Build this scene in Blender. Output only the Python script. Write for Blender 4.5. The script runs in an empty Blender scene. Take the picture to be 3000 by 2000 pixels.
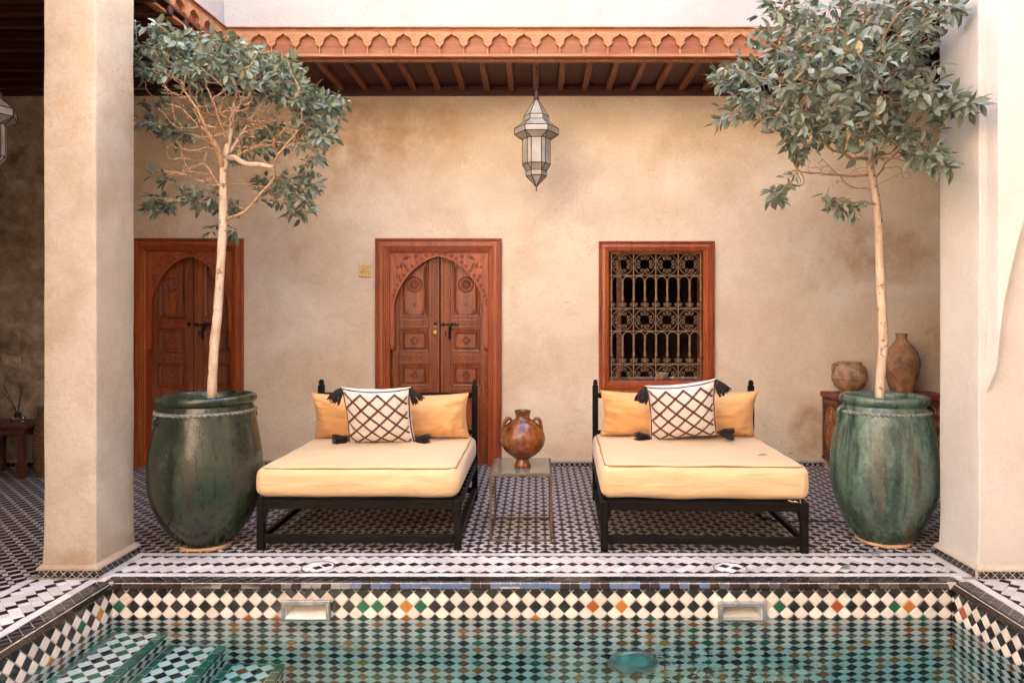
import bpy, math, random
import numpy as np
from mathutils import Vector, Matrix, noise

SC = bpy.context.scene
COL = SC.collection
RN = random.Random(11)
PI = math.pi
rad = math.radians

# ------------------------------------------------------------------ camera, sky, sun, exposure
F, CX, CY, EYE = 2110.0, 1570.0, 936.0, 1.6          # measured from the photograph
cam = bpy.data.cameras.new('camera')
cam.sensor_width = 36.0
cam.lens = F / 3000.0 * 36.0
cam.shift_x = (1500 - CX) / 3000.0
cam.shift_y = (CY - 1000) / 3000.0
cam.clip_end = 200
cam.clip_start = 0.05
cam_o = bpy.data.objects.new('camera', cam)
cam_o.location = (0, 0, EYE)
cam_o.rotation_euler = (rad(90), 0, 0)
COL.objects.link(cam_o)
SC.camera = cam_o

SUN_EL, SUN_AZ = 41.0, 48.0                            # azimuth from +Y towards +X
w = bpy.data.worlds.new('World')
SC.world = w
w.use_nodes = True
wn = w.node_tree
bg = wn.nodes['Background']
sky = wn.nodes.new('ShaderNodeTexSky')
sky.sky_type = 'NISHITA'
sky.sun_disc = False
sky.dust_density = 4.0
sky.ozone_density = 0.6
sky.sun_elevation = rad(SUN_EL)
sky.sun_rotation = rad(SUN_AZ)
wn.links.new(sky.outputs[0], bg.inputs[0])
bg.inputs[1].default_value = 0.15
sl = bpy.data.lights.new('sun', 'SUN')
sl.energy = 2.9
sl.angle = rad(0.5)
sl.color = (1.0, 0.93, 0.83)
so = bpy.data.objects.new('sun', sl)
sd = Vector((math.sin(rad(SUN_AZ)) * math.cos(rad(SUN_EL)), math.cos(rad(SUN_AZ)) * math.cos(rad(SUN_EL)), math.sin(rad(SUN_EL))))
so.rotation_euler = (-sd).to_track_quat('-Z', 'Y').to_euler()
so.location = (0, 0, 12)
COL.objects.link(so)
SC.view_settings.view_transform = 'Standard'
SC.view_settings.look = 'None'
SC.view_settings.exposure = 4.0
SC.view_settings.gamma = 1
SC.view_settings.use_curve_mapping = False
SC.render.engine = 'CYCLES'
SC.cycles.use_denoising = True
SC.cycles.max_bounces = 14
SC.cycles.diffuse_bounces = 7
SC.cycles.transmission_bounces = 8
SC.cycles.sample_clamp_indirect = 8


def at(px, py, d):
    return Vector(((px - CX) * d / F, d, EYE + (CY - py) * d / F))


def flr(px, py):
    return at(px, py, F * EYE / (py - CY))


# ------------------------------------------------------------------ materials
MATS = {}


class NT:
    def __init__(s, name):
        s.m = bpy.data.materials.new(name)
        s.m.use_nodes = True
        s.t = s.m.node_tree
        s.b = s.t.nodes['Principled BSDF']
        s.co = s.n('ShaderNodeTexCoord')
        s.obj = s.co.outputs['Object']
        MATS[name] = s.m

    def n(s, typ, **kw):
        nd = s.t.nodes.new(typ)
        for k, v in kw.items():
            setattr(nd, k, v)
        return nd

    def set(s, sock, v):
        if hasattr(v, 'is_linked') or isinstance(v, bpy.types.NodeSocket):
            s.t.links.new(v, sock)
        else:
            if isinstance(v, (tuple, list)) and len(v) == 3 and sock.type == 'RGBA':
                v = (*v, 1)
            sock.default_value = v

    def p(s, **kw):
        for k, v in kw.items():
            s.set(s.b.inputs[k.replace('_', ' ')], v)
        return s

    def mapping(s, scale=(1, 1, 1), rot=(0, 0, 0), vec=None):
        m = s.n('ShaderNodeMapping')
        m.inputs['Scale'].default_value = scale
        m.inputs['Rotation'].default_value = rot
        s.set(m.inputs[0], vec if vec is not None else s.obj)
        return m.outputs[0]

    def noise(s, scale, detail=4, rough=0.55, dist=0, vec=None):
        x = s.n('ShaderNodeTexNoise')
        s.set(x.inputs['Vector'], vec if vec is not None else s.obj)
        x.inputs['Scale'].default_value = scale
        x.inputs['Detail'].default_value = detail
        x.inputs['Roughness'].default_value = rough
        x.inputs['Distortion'].default_value = dist
        return x.outputs[0]

    def ramp(s, fac, stops):
        r = s.n('ShaderNodeValToRGB')
        s.set(r.inputs[0], fac)
        e = r.color_ramp.elements
        while len(e) < len(stops):
            e.new(0.5)
        for i, (p, c) in enumerate(stops):
            e[i].position = p
            e[i].color = (*c, 1) if isinstance(c, (tuple, list)) else (c, c, c, 1)
        return r.outputs[0]

    def mix(s, fac, a, b, blend='MIX'):
        m = s.n('ShaderNodeMix', data_type='RGBA', blend_type=blend)
        s.set(m.inputs[0], fac)
        s.set(m.inputs[6], a)
        s.set(m.inputs[7], b)
        return m.outputs[2]

    def math(s, op, a, b=0.0, c=None):
        m = s.n('ShaderNodeMath', operation=op)
        s.set(m.inputs[0], a)
        s.set(m.inputs[1], b)
        if c is not None:
            s.set(m.inputs[2], c)
        return m.outputs[0]

    def bump(s, h, strength=0.3, dist=0.01, prev=None):
        b = s.n('ShaderNodeBump')
        b.inputs['Strength'].default_value = strength
        b.inputs['Distance'].default_value = dist
        s.set(b.inputs['Height'], h)
        if prev is not None:
            s.set(b.inputs['Normal'], prev)
        return b.outputs[0]

    def rnd(s):
        o = s.n('ShaderNodeObjectInfo').outputs['Random']
        g = s.n('ShaderNodeNewGeometry').outputs['Random Per Island']
        return s.math('FRACT', s.math('ADD', s.math('MULTIPLY', o, 7.13), g))


def plaster(name, c1, c2, c3, stain=0.5, seed=0.0, sc=1.0, blobs=(), hair=0.2):
    t = NT(name)
    v = t.n('ShaderNodeMapping')
    v.inputs['Location'].default_value = (seed, seed * 1.7, seed * 0.3)
    t.set(v.inputs[0], t.obj)
    v = v.outputs[0]
    big = t.noise(0.75 * sc, 6, 0.62, 0.7, v)
    mid = t.noise(1.5 * sc, 8, 0.62, 0.45, v)
    fin = t.noise(45, 5, 0.7, 0.5, v)
    a = t.mix(t.ramp(big, [(0.36, 0.0), (0.64, 1.0)]), c1, c2)
    b = t.mix(t.math('MULTIPLY', t.ramp(mid, [(0.46, 0.0), (0.80, 1.0)]), stain), a, c3)
    c = t.mix(t.math('MULTIPLY', t.ramp(fin, [(0.35, 1.0), (0.6, 0.0)]), 0.20), b, c3)
    stk = t.noise(2.4, 7, 0.65, 1.4, t.mapping((1.0, 1.0, 1.5), (0, 0.5, 0), v))
    c = t.mix(t.math('MULTIPLY', t.ramp(stk, [(0.52, 0.0), (0.70, 1.0)]), 0.13), c, tuple(min(1, x * 1.18) for x in c2))
    fmask = t.noise(4.6, 9, 0.74, 0.3, v)
    if blobs:
        wv = t.n('ShaderNodeTexNoise')
        t.set(wv.inputs['Vector'], t.obj)
        wv.inputs['Scale'].default_value = 2.1
        wv.inputs['Detail'].default_value = 7
        wv.inputs['Roughness'].default_value = 0.68
        for (bx_, bz_, rx, rz, sg, col, dis, edge) in blobs:
            vm = t.n('ShaderNodeVectorMath', operation='MULTIPLY_ADD')
            t.t.links.new(wv.outputs['Color'], vm.inputs[0])
            vm.inputs[1].default_value = (dis, 0, dis)
            t.t.links.new(t.obj, vm.inputs[2])
            mp = t.n('ShaderNodeMapping')
            mp.vector_type = 'TEXTURE'
            mp.inputs['Location'].default_value = (bx_ + dis * .5, 0, bz_ + dis * .5)
            mp.inputs['Scale'].default_value = (rx, 1e3, rz)
            t.t.links.new(vm.outputs[0], mp.inputs[0])
            ln = t.n('ShaderNodeVectorMath', operation='LENGTH')
            t.t.links.new(mp.outputs[0], ln.inputs[0])
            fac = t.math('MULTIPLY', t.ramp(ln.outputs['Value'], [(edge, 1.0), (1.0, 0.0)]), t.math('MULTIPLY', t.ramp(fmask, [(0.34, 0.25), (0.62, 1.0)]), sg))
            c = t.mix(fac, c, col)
    hl = t.math('ABSOLUTE', t.math('SUBTRACT', t.noise(4.3, 4, 0.55, 1.6, v), 0.5))
    hm = t.ramp(t.noise(1.9, 3, 0.5, 0, v), [(0.52, 0.0), (0.62, 1.0)])
    hf = t.math('MULTIPLY', t.math('MULTIPLY', t.ramp(hl, [(0.0, 1.0), (0.009, 0.0)]), hm), hair)
    c = t.mix(hf, c, c3)
    t.p(Base_Color=c, Roughness=0.82)
    t.b.inputs['Specular IOR Level'].default_value = 0.25
    st = t.noise(9, 8, 0.72, 2.0, v)
    n1 = t.bump(st, 0.55, 0.014)
    n2 = t.bump(fin, 0.25, 0.004, n1)
    scr = t.noise(70, 3, 0.6, 0, t.mapping((0.25, 0.25, 1.2), (0.5, 0.4, 0), v))
    n3 = t.bump(t.ramp(scr, [(0.30, 0.0), (0.40, 1.0)]), 0.12, 0.003, n2)
    t.p(Normal=n3)
    return t.m


def wood(name, dark, light, axis=2, rough=0.5, scale=1.0, red=None):
    t = NT(name)
    sc = [14 * scale, 14 * scale, 14 * scale]
    sc[axis] = 1.1 * scale
    v = t.mapping(tuple(sc))
    g = t.noise(1.6, 6, 0.6, 0.9, v)
    f = t.noise(9, 4, 0.6, 0.2, v)
    c = t.mix(t.ramp(g, [(0.32, 0.0), (0.66, 1.0)]), dark, light)
    c = t.mix(t.math('MULTIPLY', t.ramp(f, [(0.4, 1.0), (0.55, 0.0)]), 0.45), c, dark)
    if red:
        b = t.noise(2.3, 5, 0.6, 0.8)
        c = t.mix(t.math('MULTIPLY', t.ramp(b, [(0.48, 0.0), (0.68, 1.0)]), 0.7), c, red)
    t.p(Base_Color=c, Roughness=rough, Normal=t.bump(f, 0.25, 0.003))
    return t.m


def glazed(name, col, col2, rough=0.16, spec=0.5, dirt=0.15, dirtc=(0.30, 0.26, 0.22)):
    t = NT(name)
    r = t.rnd()
    c = t.mix(r, col, col2)
    n = t.noise(40, 5, 0.7, 0.6)
    c = t.mix(t.math('MULTIPLY', t.ramp(n, [(0.55, 0.0), (0.75, 1.0)]), dirt), c, dirtc)
    ro = t.math('MULTIPLY_ADD', r, 0.12, rough)
    t.p(Base_Color=c, Roughness=ro, Normal=t.bump(t.noise(16, 3, 0.5), 0.18, 0.004))
    t.b.inputs['Specular IOR Level'].default_value = spec
    return t.m


def plain(name, col, rough=0.5, metal=0.0, var=0.15, nscale=20, bump=0.1):
    t = NT(name)
    n = t.noise(nscale, 5, 0.6, 0.3)
    dark = tuple(x * (1 - var) for x in col)
    lite = tuple(min(1, x * (1 + var)) for x in col)
    t.p(Base_Color=t.mix(t.ramp(n, [(0.35, 0.0), (0.65, 1.0)]), dark, lite), Roughness=rough, Metallic=metal,
        Normal=t.bump(n, bump, 0.004))
    return t.m


def fabric(name, col, col2):
    t = NT(name)
    v = t.noise(3.0, 4, 0.6, 0.4)
    c = t.mix(t.ramp(v, [(0.35, 0.0), (0.7, 1.0)]), col, col2)
    weave = t.noise(420, 2, 0.5)
    wr = t.noise(7, 4, 0.6, 1.2, t.mapping((0.6, 1.0, 2.2)))
    fold = t.noise(3.2, 3, 0.5, 2.2, t.mapping((0.5, 1.0, 3.0), (0, 0.25, 0.3)))
    n1 = t.bump(wr, 0.24, 0.02, t.bump(fold, 0.28, 0.03))
    t.p(Base_Color=c, Roughness=0.9, Normal=t.bump(weave, 0.2, 0.002, n1))
    t.b.inputs['Sheen Weight'].default_value = 0.2
    t.b.inputs['Specular IOR Level'].default_value = 0.15
    return t.m


BR = (0.36, 0.20, 0.095)
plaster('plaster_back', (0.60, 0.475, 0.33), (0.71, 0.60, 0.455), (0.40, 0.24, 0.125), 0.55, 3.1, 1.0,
        [(-5.6, 1.8, 1.05, 3.2, .85, (0.13, 0.065, 0.026), .4, .5), (-3.2, 3.1, 1.5, 1.2, .5, BR, .7, .2), (-2.0, 3.55, 1.25, .75, .70, BR, .7, .25), (-1.2, 3.75, 1.0, .4, .45, BR, .7, .2), (-4.6, 2.2, 1.4, 2.4, .5, BR, .5, .2), (2.4, 3.55, 1.2, .45, .35, BR, .5, .2), (3.75, 2.30, .80, .46, .70, BR, .35, .45), (3.3, 2.75, 1.0, .55, .30, BR, .4, .3), (4.3, 1.3, .35, .6, .6, BR, .3, .3),  # far-left patches paint in gallery shade; upper-left ones mix shade with stain
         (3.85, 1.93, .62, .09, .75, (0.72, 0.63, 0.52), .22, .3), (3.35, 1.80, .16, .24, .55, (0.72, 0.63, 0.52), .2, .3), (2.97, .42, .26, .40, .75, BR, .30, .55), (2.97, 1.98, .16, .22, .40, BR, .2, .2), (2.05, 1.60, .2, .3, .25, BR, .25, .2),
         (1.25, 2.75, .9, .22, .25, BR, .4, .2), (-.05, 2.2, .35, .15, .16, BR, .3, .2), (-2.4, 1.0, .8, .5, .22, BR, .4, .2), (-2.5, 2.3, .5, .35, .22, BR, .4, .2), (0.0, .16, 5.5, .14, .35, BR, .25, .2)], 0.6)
plaster('plaster_pillar', (0.41, 0.34, 0.26), (0.49, 0.425, 0.35), (0.27, 0.18, 0.10), 0.55, 9.4, 1.6,
        [(-2.95, .10, .30, .10, .7, (0.30, 0.19, 0.10), .2, .3), (-2.80, .12, .12, .12, .7, (0.30, 0.19, 0.10), .2, .3), (-2.9, 3.0, .2, .8, .35, (0.36, 0.22, 0.11), .3, .2), (-2.95, 1.6, .2, .5, .3, (0.36, 0.22, 0.11), .3, .2)], 0.5)
plaster('plaster_arch_lit', (0.58, 0.55, 0.52), (0.64, 0.615, 0.59), (0.45, 0.36, 0.28), 0.3, 19.0, 1.4, (), 0.4)  # paler than plaster_pier so the arch plate reads as lit against its recess
plaster('plaster_pier', (0.50, 0.47, 0.44), (0.57, 0.54, 0.51), (0.40, 0.31, 0.23), 0.4, 13.0, 1.4, (), 0.4)
plaster('plaster_white', (0.42, 0.39, 0.36), (0.48, 0.455, 0.43), (0.34, 0.26, 0.20), 0.5, 17.0, 1.2)
plaster('plaster_far', (0.68, 0.57, 0.45), (0.75, 0.65, 0.53), (0.5, 0.36, 0.22), 0.3, 23.0)
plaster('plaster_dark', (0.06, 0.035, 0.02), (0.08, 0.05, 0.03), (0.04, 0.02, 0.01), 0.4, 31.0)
wood('wood_frieze', (0.29, 0.115, 0.043), (0.51, 0.25, 0.115), 0, 0.65, 1.0, (0.36, 0.11, 0.04))
wood('wood_side_frieze', (0.29, 0.115, 0.043), (0.51, 0.25, 0.115), 1, 0.65, 1.0, (0.36, 0.11, 0.04))
wood('wood_frieze_back', (0.20, 0.062, 0.022), (0.38, 0.15, 0.062), 0, 0.65, 1.0, (0.26, 0.055, 0.018))
wood('wood_door', (0.12, 0.020, 0.004), (0.30, 0.068, 0.012), 2, 0.42)
wood('wood_frame', (0.20, 0.030, 0.005), (0.41, 0.084, 0.014), 2, 0.45)
wood('wood_carved', (0.095, 0.017, 0.0035), (0.24, 0.054, 0.010), 2, 0.5)
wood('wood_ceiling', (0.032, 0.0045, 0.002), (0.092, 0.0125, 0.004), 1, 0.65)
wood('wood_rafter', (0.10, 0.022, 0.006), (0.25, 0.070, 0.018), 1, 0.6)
wood('wood_black', (0.004, 0.003, 0.0025), (0.011, 0.008, 0.006), 0, 0.5)
MATS['wood_black'].node_tree.nodes['Principled BSDF'].inputs['Specular IOR Level'].default_value = 0.10
wood('wood_chest', (0.05, 0.014, 0.007), (0.16, 0.05, 0.018), 0, 0.45)
plain('chest_gold', (0.32, 0.15, 0.05), 0.45, 0.2, 0.4, 30)
plain('chest_red', (0.17, 0.03, 0.015), 0.5, 0, 0.4, 25)
glazed('tile_black', (0.008, 0.007, 0.007), (0.024, 0.018, 0.015), 0.10, 0.8, 0.2, (0.10, 0.08, 0.07))
glazed('tile_brown', (0.008, 0.0045, 0.0035), (0.024, 0.012, 0.008), 0.42, 0.12, 0.12, (0.12, 0.09, 0.07))
glazed('tile_floor', (0.34, 0.305, 0.295), (0.47, 0.43, 0.42), 0.34, 0.3, 0.3, (0.27, 0.21, 0.17))
glazed('tile_walk', (0.44, 0.40, 0.385), (0.58, 0.54, 0.52), 0.28, 0.4, 0.35, (0.32, 0.25, 0.20))
glazed('tile_white', (0.66, 0.62, 0.61), (0.76, 0.73, 0.73), 0.22, 0.5, 0.18, (0.46, 0.38, 0.32))
glazed('tile_cream', (0.62, 0.54, 0.47), (0.74, 0.67, 0.60), 0.20, 0.5, 0.3, (0.42, 0.32, 0.22))
glazed('tile_green', (0.010, 0.075, 0.035), (0.02, 0.13, 0.06), 0.15)
glazed('tile_orange', (0.27, 0.035, 0.008), (0.44, 0.17, 0.025), 0.15)
glazed('tile_teal', (0.006, 0.075, 0.05), (0.015, 0.15, 0.10), 0.15)
plain('grout', (0.52, 0.44, 0.37), 0.85, 0, 0.2, 30)
plain('grout_floor', (0.33, 0.26, 0.22), 0.85, 0, 0.25, 30)
plain('concrete', (0.35, 0.3, 0.25), 0.9)
plain('iron', (0.012, 0.010, 0.009), 0.45, 0.6, 0.3)
plain('iron_rust', (0.11, 0.066, 0.040), 0.6, 0.3, 0.45, 60, 0.3)
plain('grille_iron', (0.23, 0.13, 0.066), 0.6, 0.1, 0.35, 60, 0.3)
plain('lantern_came', (0.075, 0.035, 0.018), 0.45, 0.5, 0.3)
plain('skimmer_metal', (0.30, 0.30, 0.29), 0.4, 0.5, 0.3, 30)
plain('skimmer_white', (0.68, 0.66, 0.62), 0.35)
plain('clay', (0.25, 0.12, 0.056), 0.8, 0, 0.5, 9, 0.5)
plain('clay_pale', (0.29, 0.165, 0.088), 0.85, 0, 0.45, 14, 0.5)
plain('bare_clay', (0.50, 0.30, 0.16), 0.85, 0, 0.25, 20, 0.5)
plain('soil', (0.05, 0.032, 0.02), 0.95, 0, 0.4, 30, 0.8)
plain('pot_rope', (0.17, 0.165, 0.12), 0.45, 0, 0.5, 40, 0.3)
plain('stone', (0.42, 0.33, 0.29), 0.8, 0, 0.3, 12, 0.4)
plain('tassel', (0.014, 0.007, 0.006), 0.85, 0, 0.4, 80)
plain('embroidery', (0.115, 0.038, 0.030), 0.9, 0, 0.4, 90)
plain('plaque', (0.55, 0.36, 0.13), 0.7, 0, 0.2, 40, 0.4)
plain('plaque_line', (0.36, 0.21, 0.06), 0.7, 0, 0.2, 40, 0.4)
plain('basket', (0.20, 0.10, 0.045), 0.85, 0, 0.5, 60, 0.5)
plain('switch', (0.42, 0.32, 0.20), 0.5, 0, 0.1)
plain('linen', (0.62, 0.58, 0.52), 0.9, 0, 0.1)
plain('dry_leaf', (0.12, 0.055, 0.03), 0.7, 0, 0.3)
plain('rubber', (0.012, 0.011, 0.010), 0.5)
plain('brass', (0.34, 0.22, 0.09), 0.35, 0.9, 0.2)
fabric('fabric_mattress', (0.57, 0.38, 0.20), (0.61, 0.42, 0.235))
fabric('fabric_cushion', (0.58, 0.30, 0.115), (0.64, 0.36, 0.155))
fabric('fabric_piping', (0.22, 0.12, 0.05), (0.30, 0.17, 0.075))
fabric('fabric_white', (0.60, 0.565, 0.55), (0.68, 0.645, 0.635))


def bark(name, a, b):
    t = NT(name)
    v = t.noise(30, 6, 0.7, 0.4, t.mapping((1, 1, 0.25)))
    s = t.noise(55, 3, 0.6)
    c = t.mix(t.ramp(v, [(0.35, 0.0), (0.65, 1.0)]), a, b)
    c = t.mix(t.ramp(t.noise(24, 3, 0.55), [(0.60, 0.0), (0.66, 0.85)]), c, (0.14, 0.08, 0.045))
    t.p(Base_Color=c, Roughness=0.75, Normal=t.bump(v, 0.4, 0.004))


bark('bark', (0.38, 0.26, 0.175), (0.60, 0.46, 0.35))
bark('twig', (0.30, 0.165, 0.085), (0.46, 0.29, 0.17))


def leafmat(name, a, b, under):
    t = NT(name)
    r = t.rnd()
    g = t.n('ShaderNodeNewGeometry')
    c = t.mix(t.ramp(r, [(0.955, 0.0), (0.975, 0.8)]), t.mix(r, a, b), (0.30, 0.22, 0.07))
    d = t.noise(30, 4, 0.6)
    c = t.mix(t.math('MULTIPLY', t.ramp(d, [(0.45, 0.0), (0.7, 1.0)]), 0.35), c, under)
    c = t.mix(g.outputs['Backfacing'], c, t.mix(r, under, a))
    t.p(Base_Color=c, Roughness=0.42)
    tr = t.n('ShaderNodeBsdfTranslucent')
    t.set(tr.inputs[0], (0.10, 0.15, 0.05))
    mx = t.n('ShaderNodeMixShader')
    mx.inputs[0].default_value = 0.2
    t.t.links.new(t.b.outputs[0], mx.inputs[1])
    t.t.links.new(tr.outputs[0], mx.inputs[2])
    t.t.links.new(mx.outputs[0], t.t.nodes['Material Output'].inputs[0])


leafmat('leaf_left', (0.065, 0.095, 0.06), (0.19, 0.225, 0.165), (0.23, 0.25, 0.195))
leafmat('leaf_right', (0.09, 0.12, 0.08), (0.26, 0.285, 0.22), (0.28, 0.295, 0.24))


def potmat(name, a, b, drip, brown, rough, amt, thr):
    t = NT(name)
    v = t.mapping((1, 1, 0.16))
    n1 = t.noise(6.5, 6, 0.62, 0.5, v)
    n2 = t.noise(15, 5, 0.6, 0.3, v)
    n3 = t.noise(2.2, 5, 0.6, 0.6, t.mapping((1, 1, 0.4)))
    sp = t.noise(75, 3, 0.6, 0.2)
    c = t.mix(t.ramp(n1, [(0.36, 0.0), (0.66, 1.0)]), a, b)
    c = t.mix(t.math('MULTIPLY', t.ramp(n2, [(0.56, 0.0), (0.64, 1.0)]), 0.75), c, drip)
    c = t.mix(t.math('MULTIPLY', t.ramp(n3, [(thr, 0.0), (thr + 0.06, 1.0)]), amt), c, brown)
    c = t.mix(t.ramp(sp, [(0.72, 0.0), (0.77, 0.7)]), c, (0.30, 0.24, 0.16))
    c = t.mix(t.math('MULTIPLY', t.ramp(t.noise(28, 6, 0.7), [(0.45, 0.0), (0.6, 1.0)]), 0.5), c, drip)
    dl = t.noise(26, 4, 0.6, 0.5, t.mapping((1, 1, 0.05)))
    c = t.mix(t.math('MULTIPLY', t.ramp(dl, [(0.60, 0.0), (0.64, 1.0)]), 0.8), c, drip)
    gr_ = t.noise(140, 3, 0.7)
    c = t.mix(t.math('MULTIPLY', t.ramp(gr_, [(0.5, 0.0), (0.62, 1.0)]), 0.35), c, b)
    ro = t.ramp(n1, [(0.3, rough), (0.7, rough + 0.22)])
    b1 = t.bump(t.noise(13, 5, 0.6, 0.3), 0.25, 0.02)
    t.p(Base_Color=c, Roughness=ro, Normal=t.bump(t.noise(60, 4, 0.6), 0.2, 0.005, b1))


potmat('pot_dark', (0.004, 0.008, 0.004), (0.040, 0.058, 0.030), (0.003, 0.006, 0.003), (0.032, 0.028, 0.017), 0.04, 0.7, 0.50)
potmat('pot_teal', (0.024, 0.046, 0.032), (0.115, 0.175, 0.130), (0.007, 0.015, 0.010), (0.080, 0.058, 0.036), 0.18, 0.8, 0.52)
potmat('urn_amber', (0.05, 0.011, 0.003), (0.24, 0.062, 0.010), (0.030, 0.009, 0.004), (0.15, 0.085, 0.02), 0.03, 0.5, 0.5)

t = NT('lantern_glass')
lc = t.mix(t.ramp(t.noise(12, 4), [(0.35, 0.0), (0.7, 1.0)]), (0.52, 0.47, 0.39), (0.64, 0.60, 0.53))
t.p(Base_Color=lc, Roughness=0.3)
tr = t.n('ShaderNodeBsdfTranslucent')
t.set(tr.inputs[0], lc)
mx = t.n('ShaderNodeMixShader')
mx.inputs[0].default_value = 0.5
t.t.links.new(t.b.outputs[0], mx.inputs[1])
t.t.links.new(tr.outputs[0], mx.inputs[2])
t.t.links.new(mx.outputs[0], t.t.nodes['Material Output'].inputs[0])
t = NT('table_glass')
t.p(Base_Color=t.mix(t.ramp(t.noise(7, 5), [(0.35, 0.0), (0.7, 1.0)]), (0.10, 0.095, 0.075), (0.17, 0.16, 0.13)), Roughness=0.10)
t = NT('bottle_glass')
t.p(Base_Color=(0.85, 0.8, 0.7), Roughness=0.03)
t.b.inputs['Transmission Weight'].default_value = 1.0
t = NT('lamp_glass')
t.p(Base_Color=t.mix(t.noise(14, 4), (0.05, 0.16, 0.17), (0.22, 0.42, 0.43)), Roughness=0.08)
t = NT('water')
rip = t.noise(2.2, 3, 0.5, 0.6)
rip2 = t.noise(7.0, 3, 0.5, 0.8)
sp = t.n('ShaderNodeSeparateXYZ')
t.set(sp.inputs[0], t.obj)
dx = t.math('SUBTRACT', sp.outputs[0], 0.85)
dy = t.math('SUBTRACT', sp.outputs[1], 3.80)
dist = t.math('SQRT', t.math('ADD', t.math('MULTIPLY', dx, dx), t.math('MULTIPLY', dy, dy)))
near = t.ramp(dist, [(0.1, 1.0), (0.95, 0.0)])
hh = t.math('ADD', t.math('MULTIPLY', rip, 0.5), t.math('MULTIPLY', t.math('MULTIPLY', rip2, near), 1.3))
t.p(Base_Color=(1, 1, 1), Roughness=0.0, IOR=1.33, Normal=t.bump(hh, 0.13, 0.03))
t.b.inputs['Transmission Weight'].default_value = 1.0
ab = t.n('ShaderNodeVolumeAbsorption')
ab.inputs[0].default_value = (0.06, 0.87, 0.91, 1)
ab.inputs[1].default_value = 0.45
t.t.links.new(ab.outputs[0], t.t.nodes['Material Output'].inputs['Volume'])

# ------------------------------------------------------------------ mesh helpers


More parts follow.
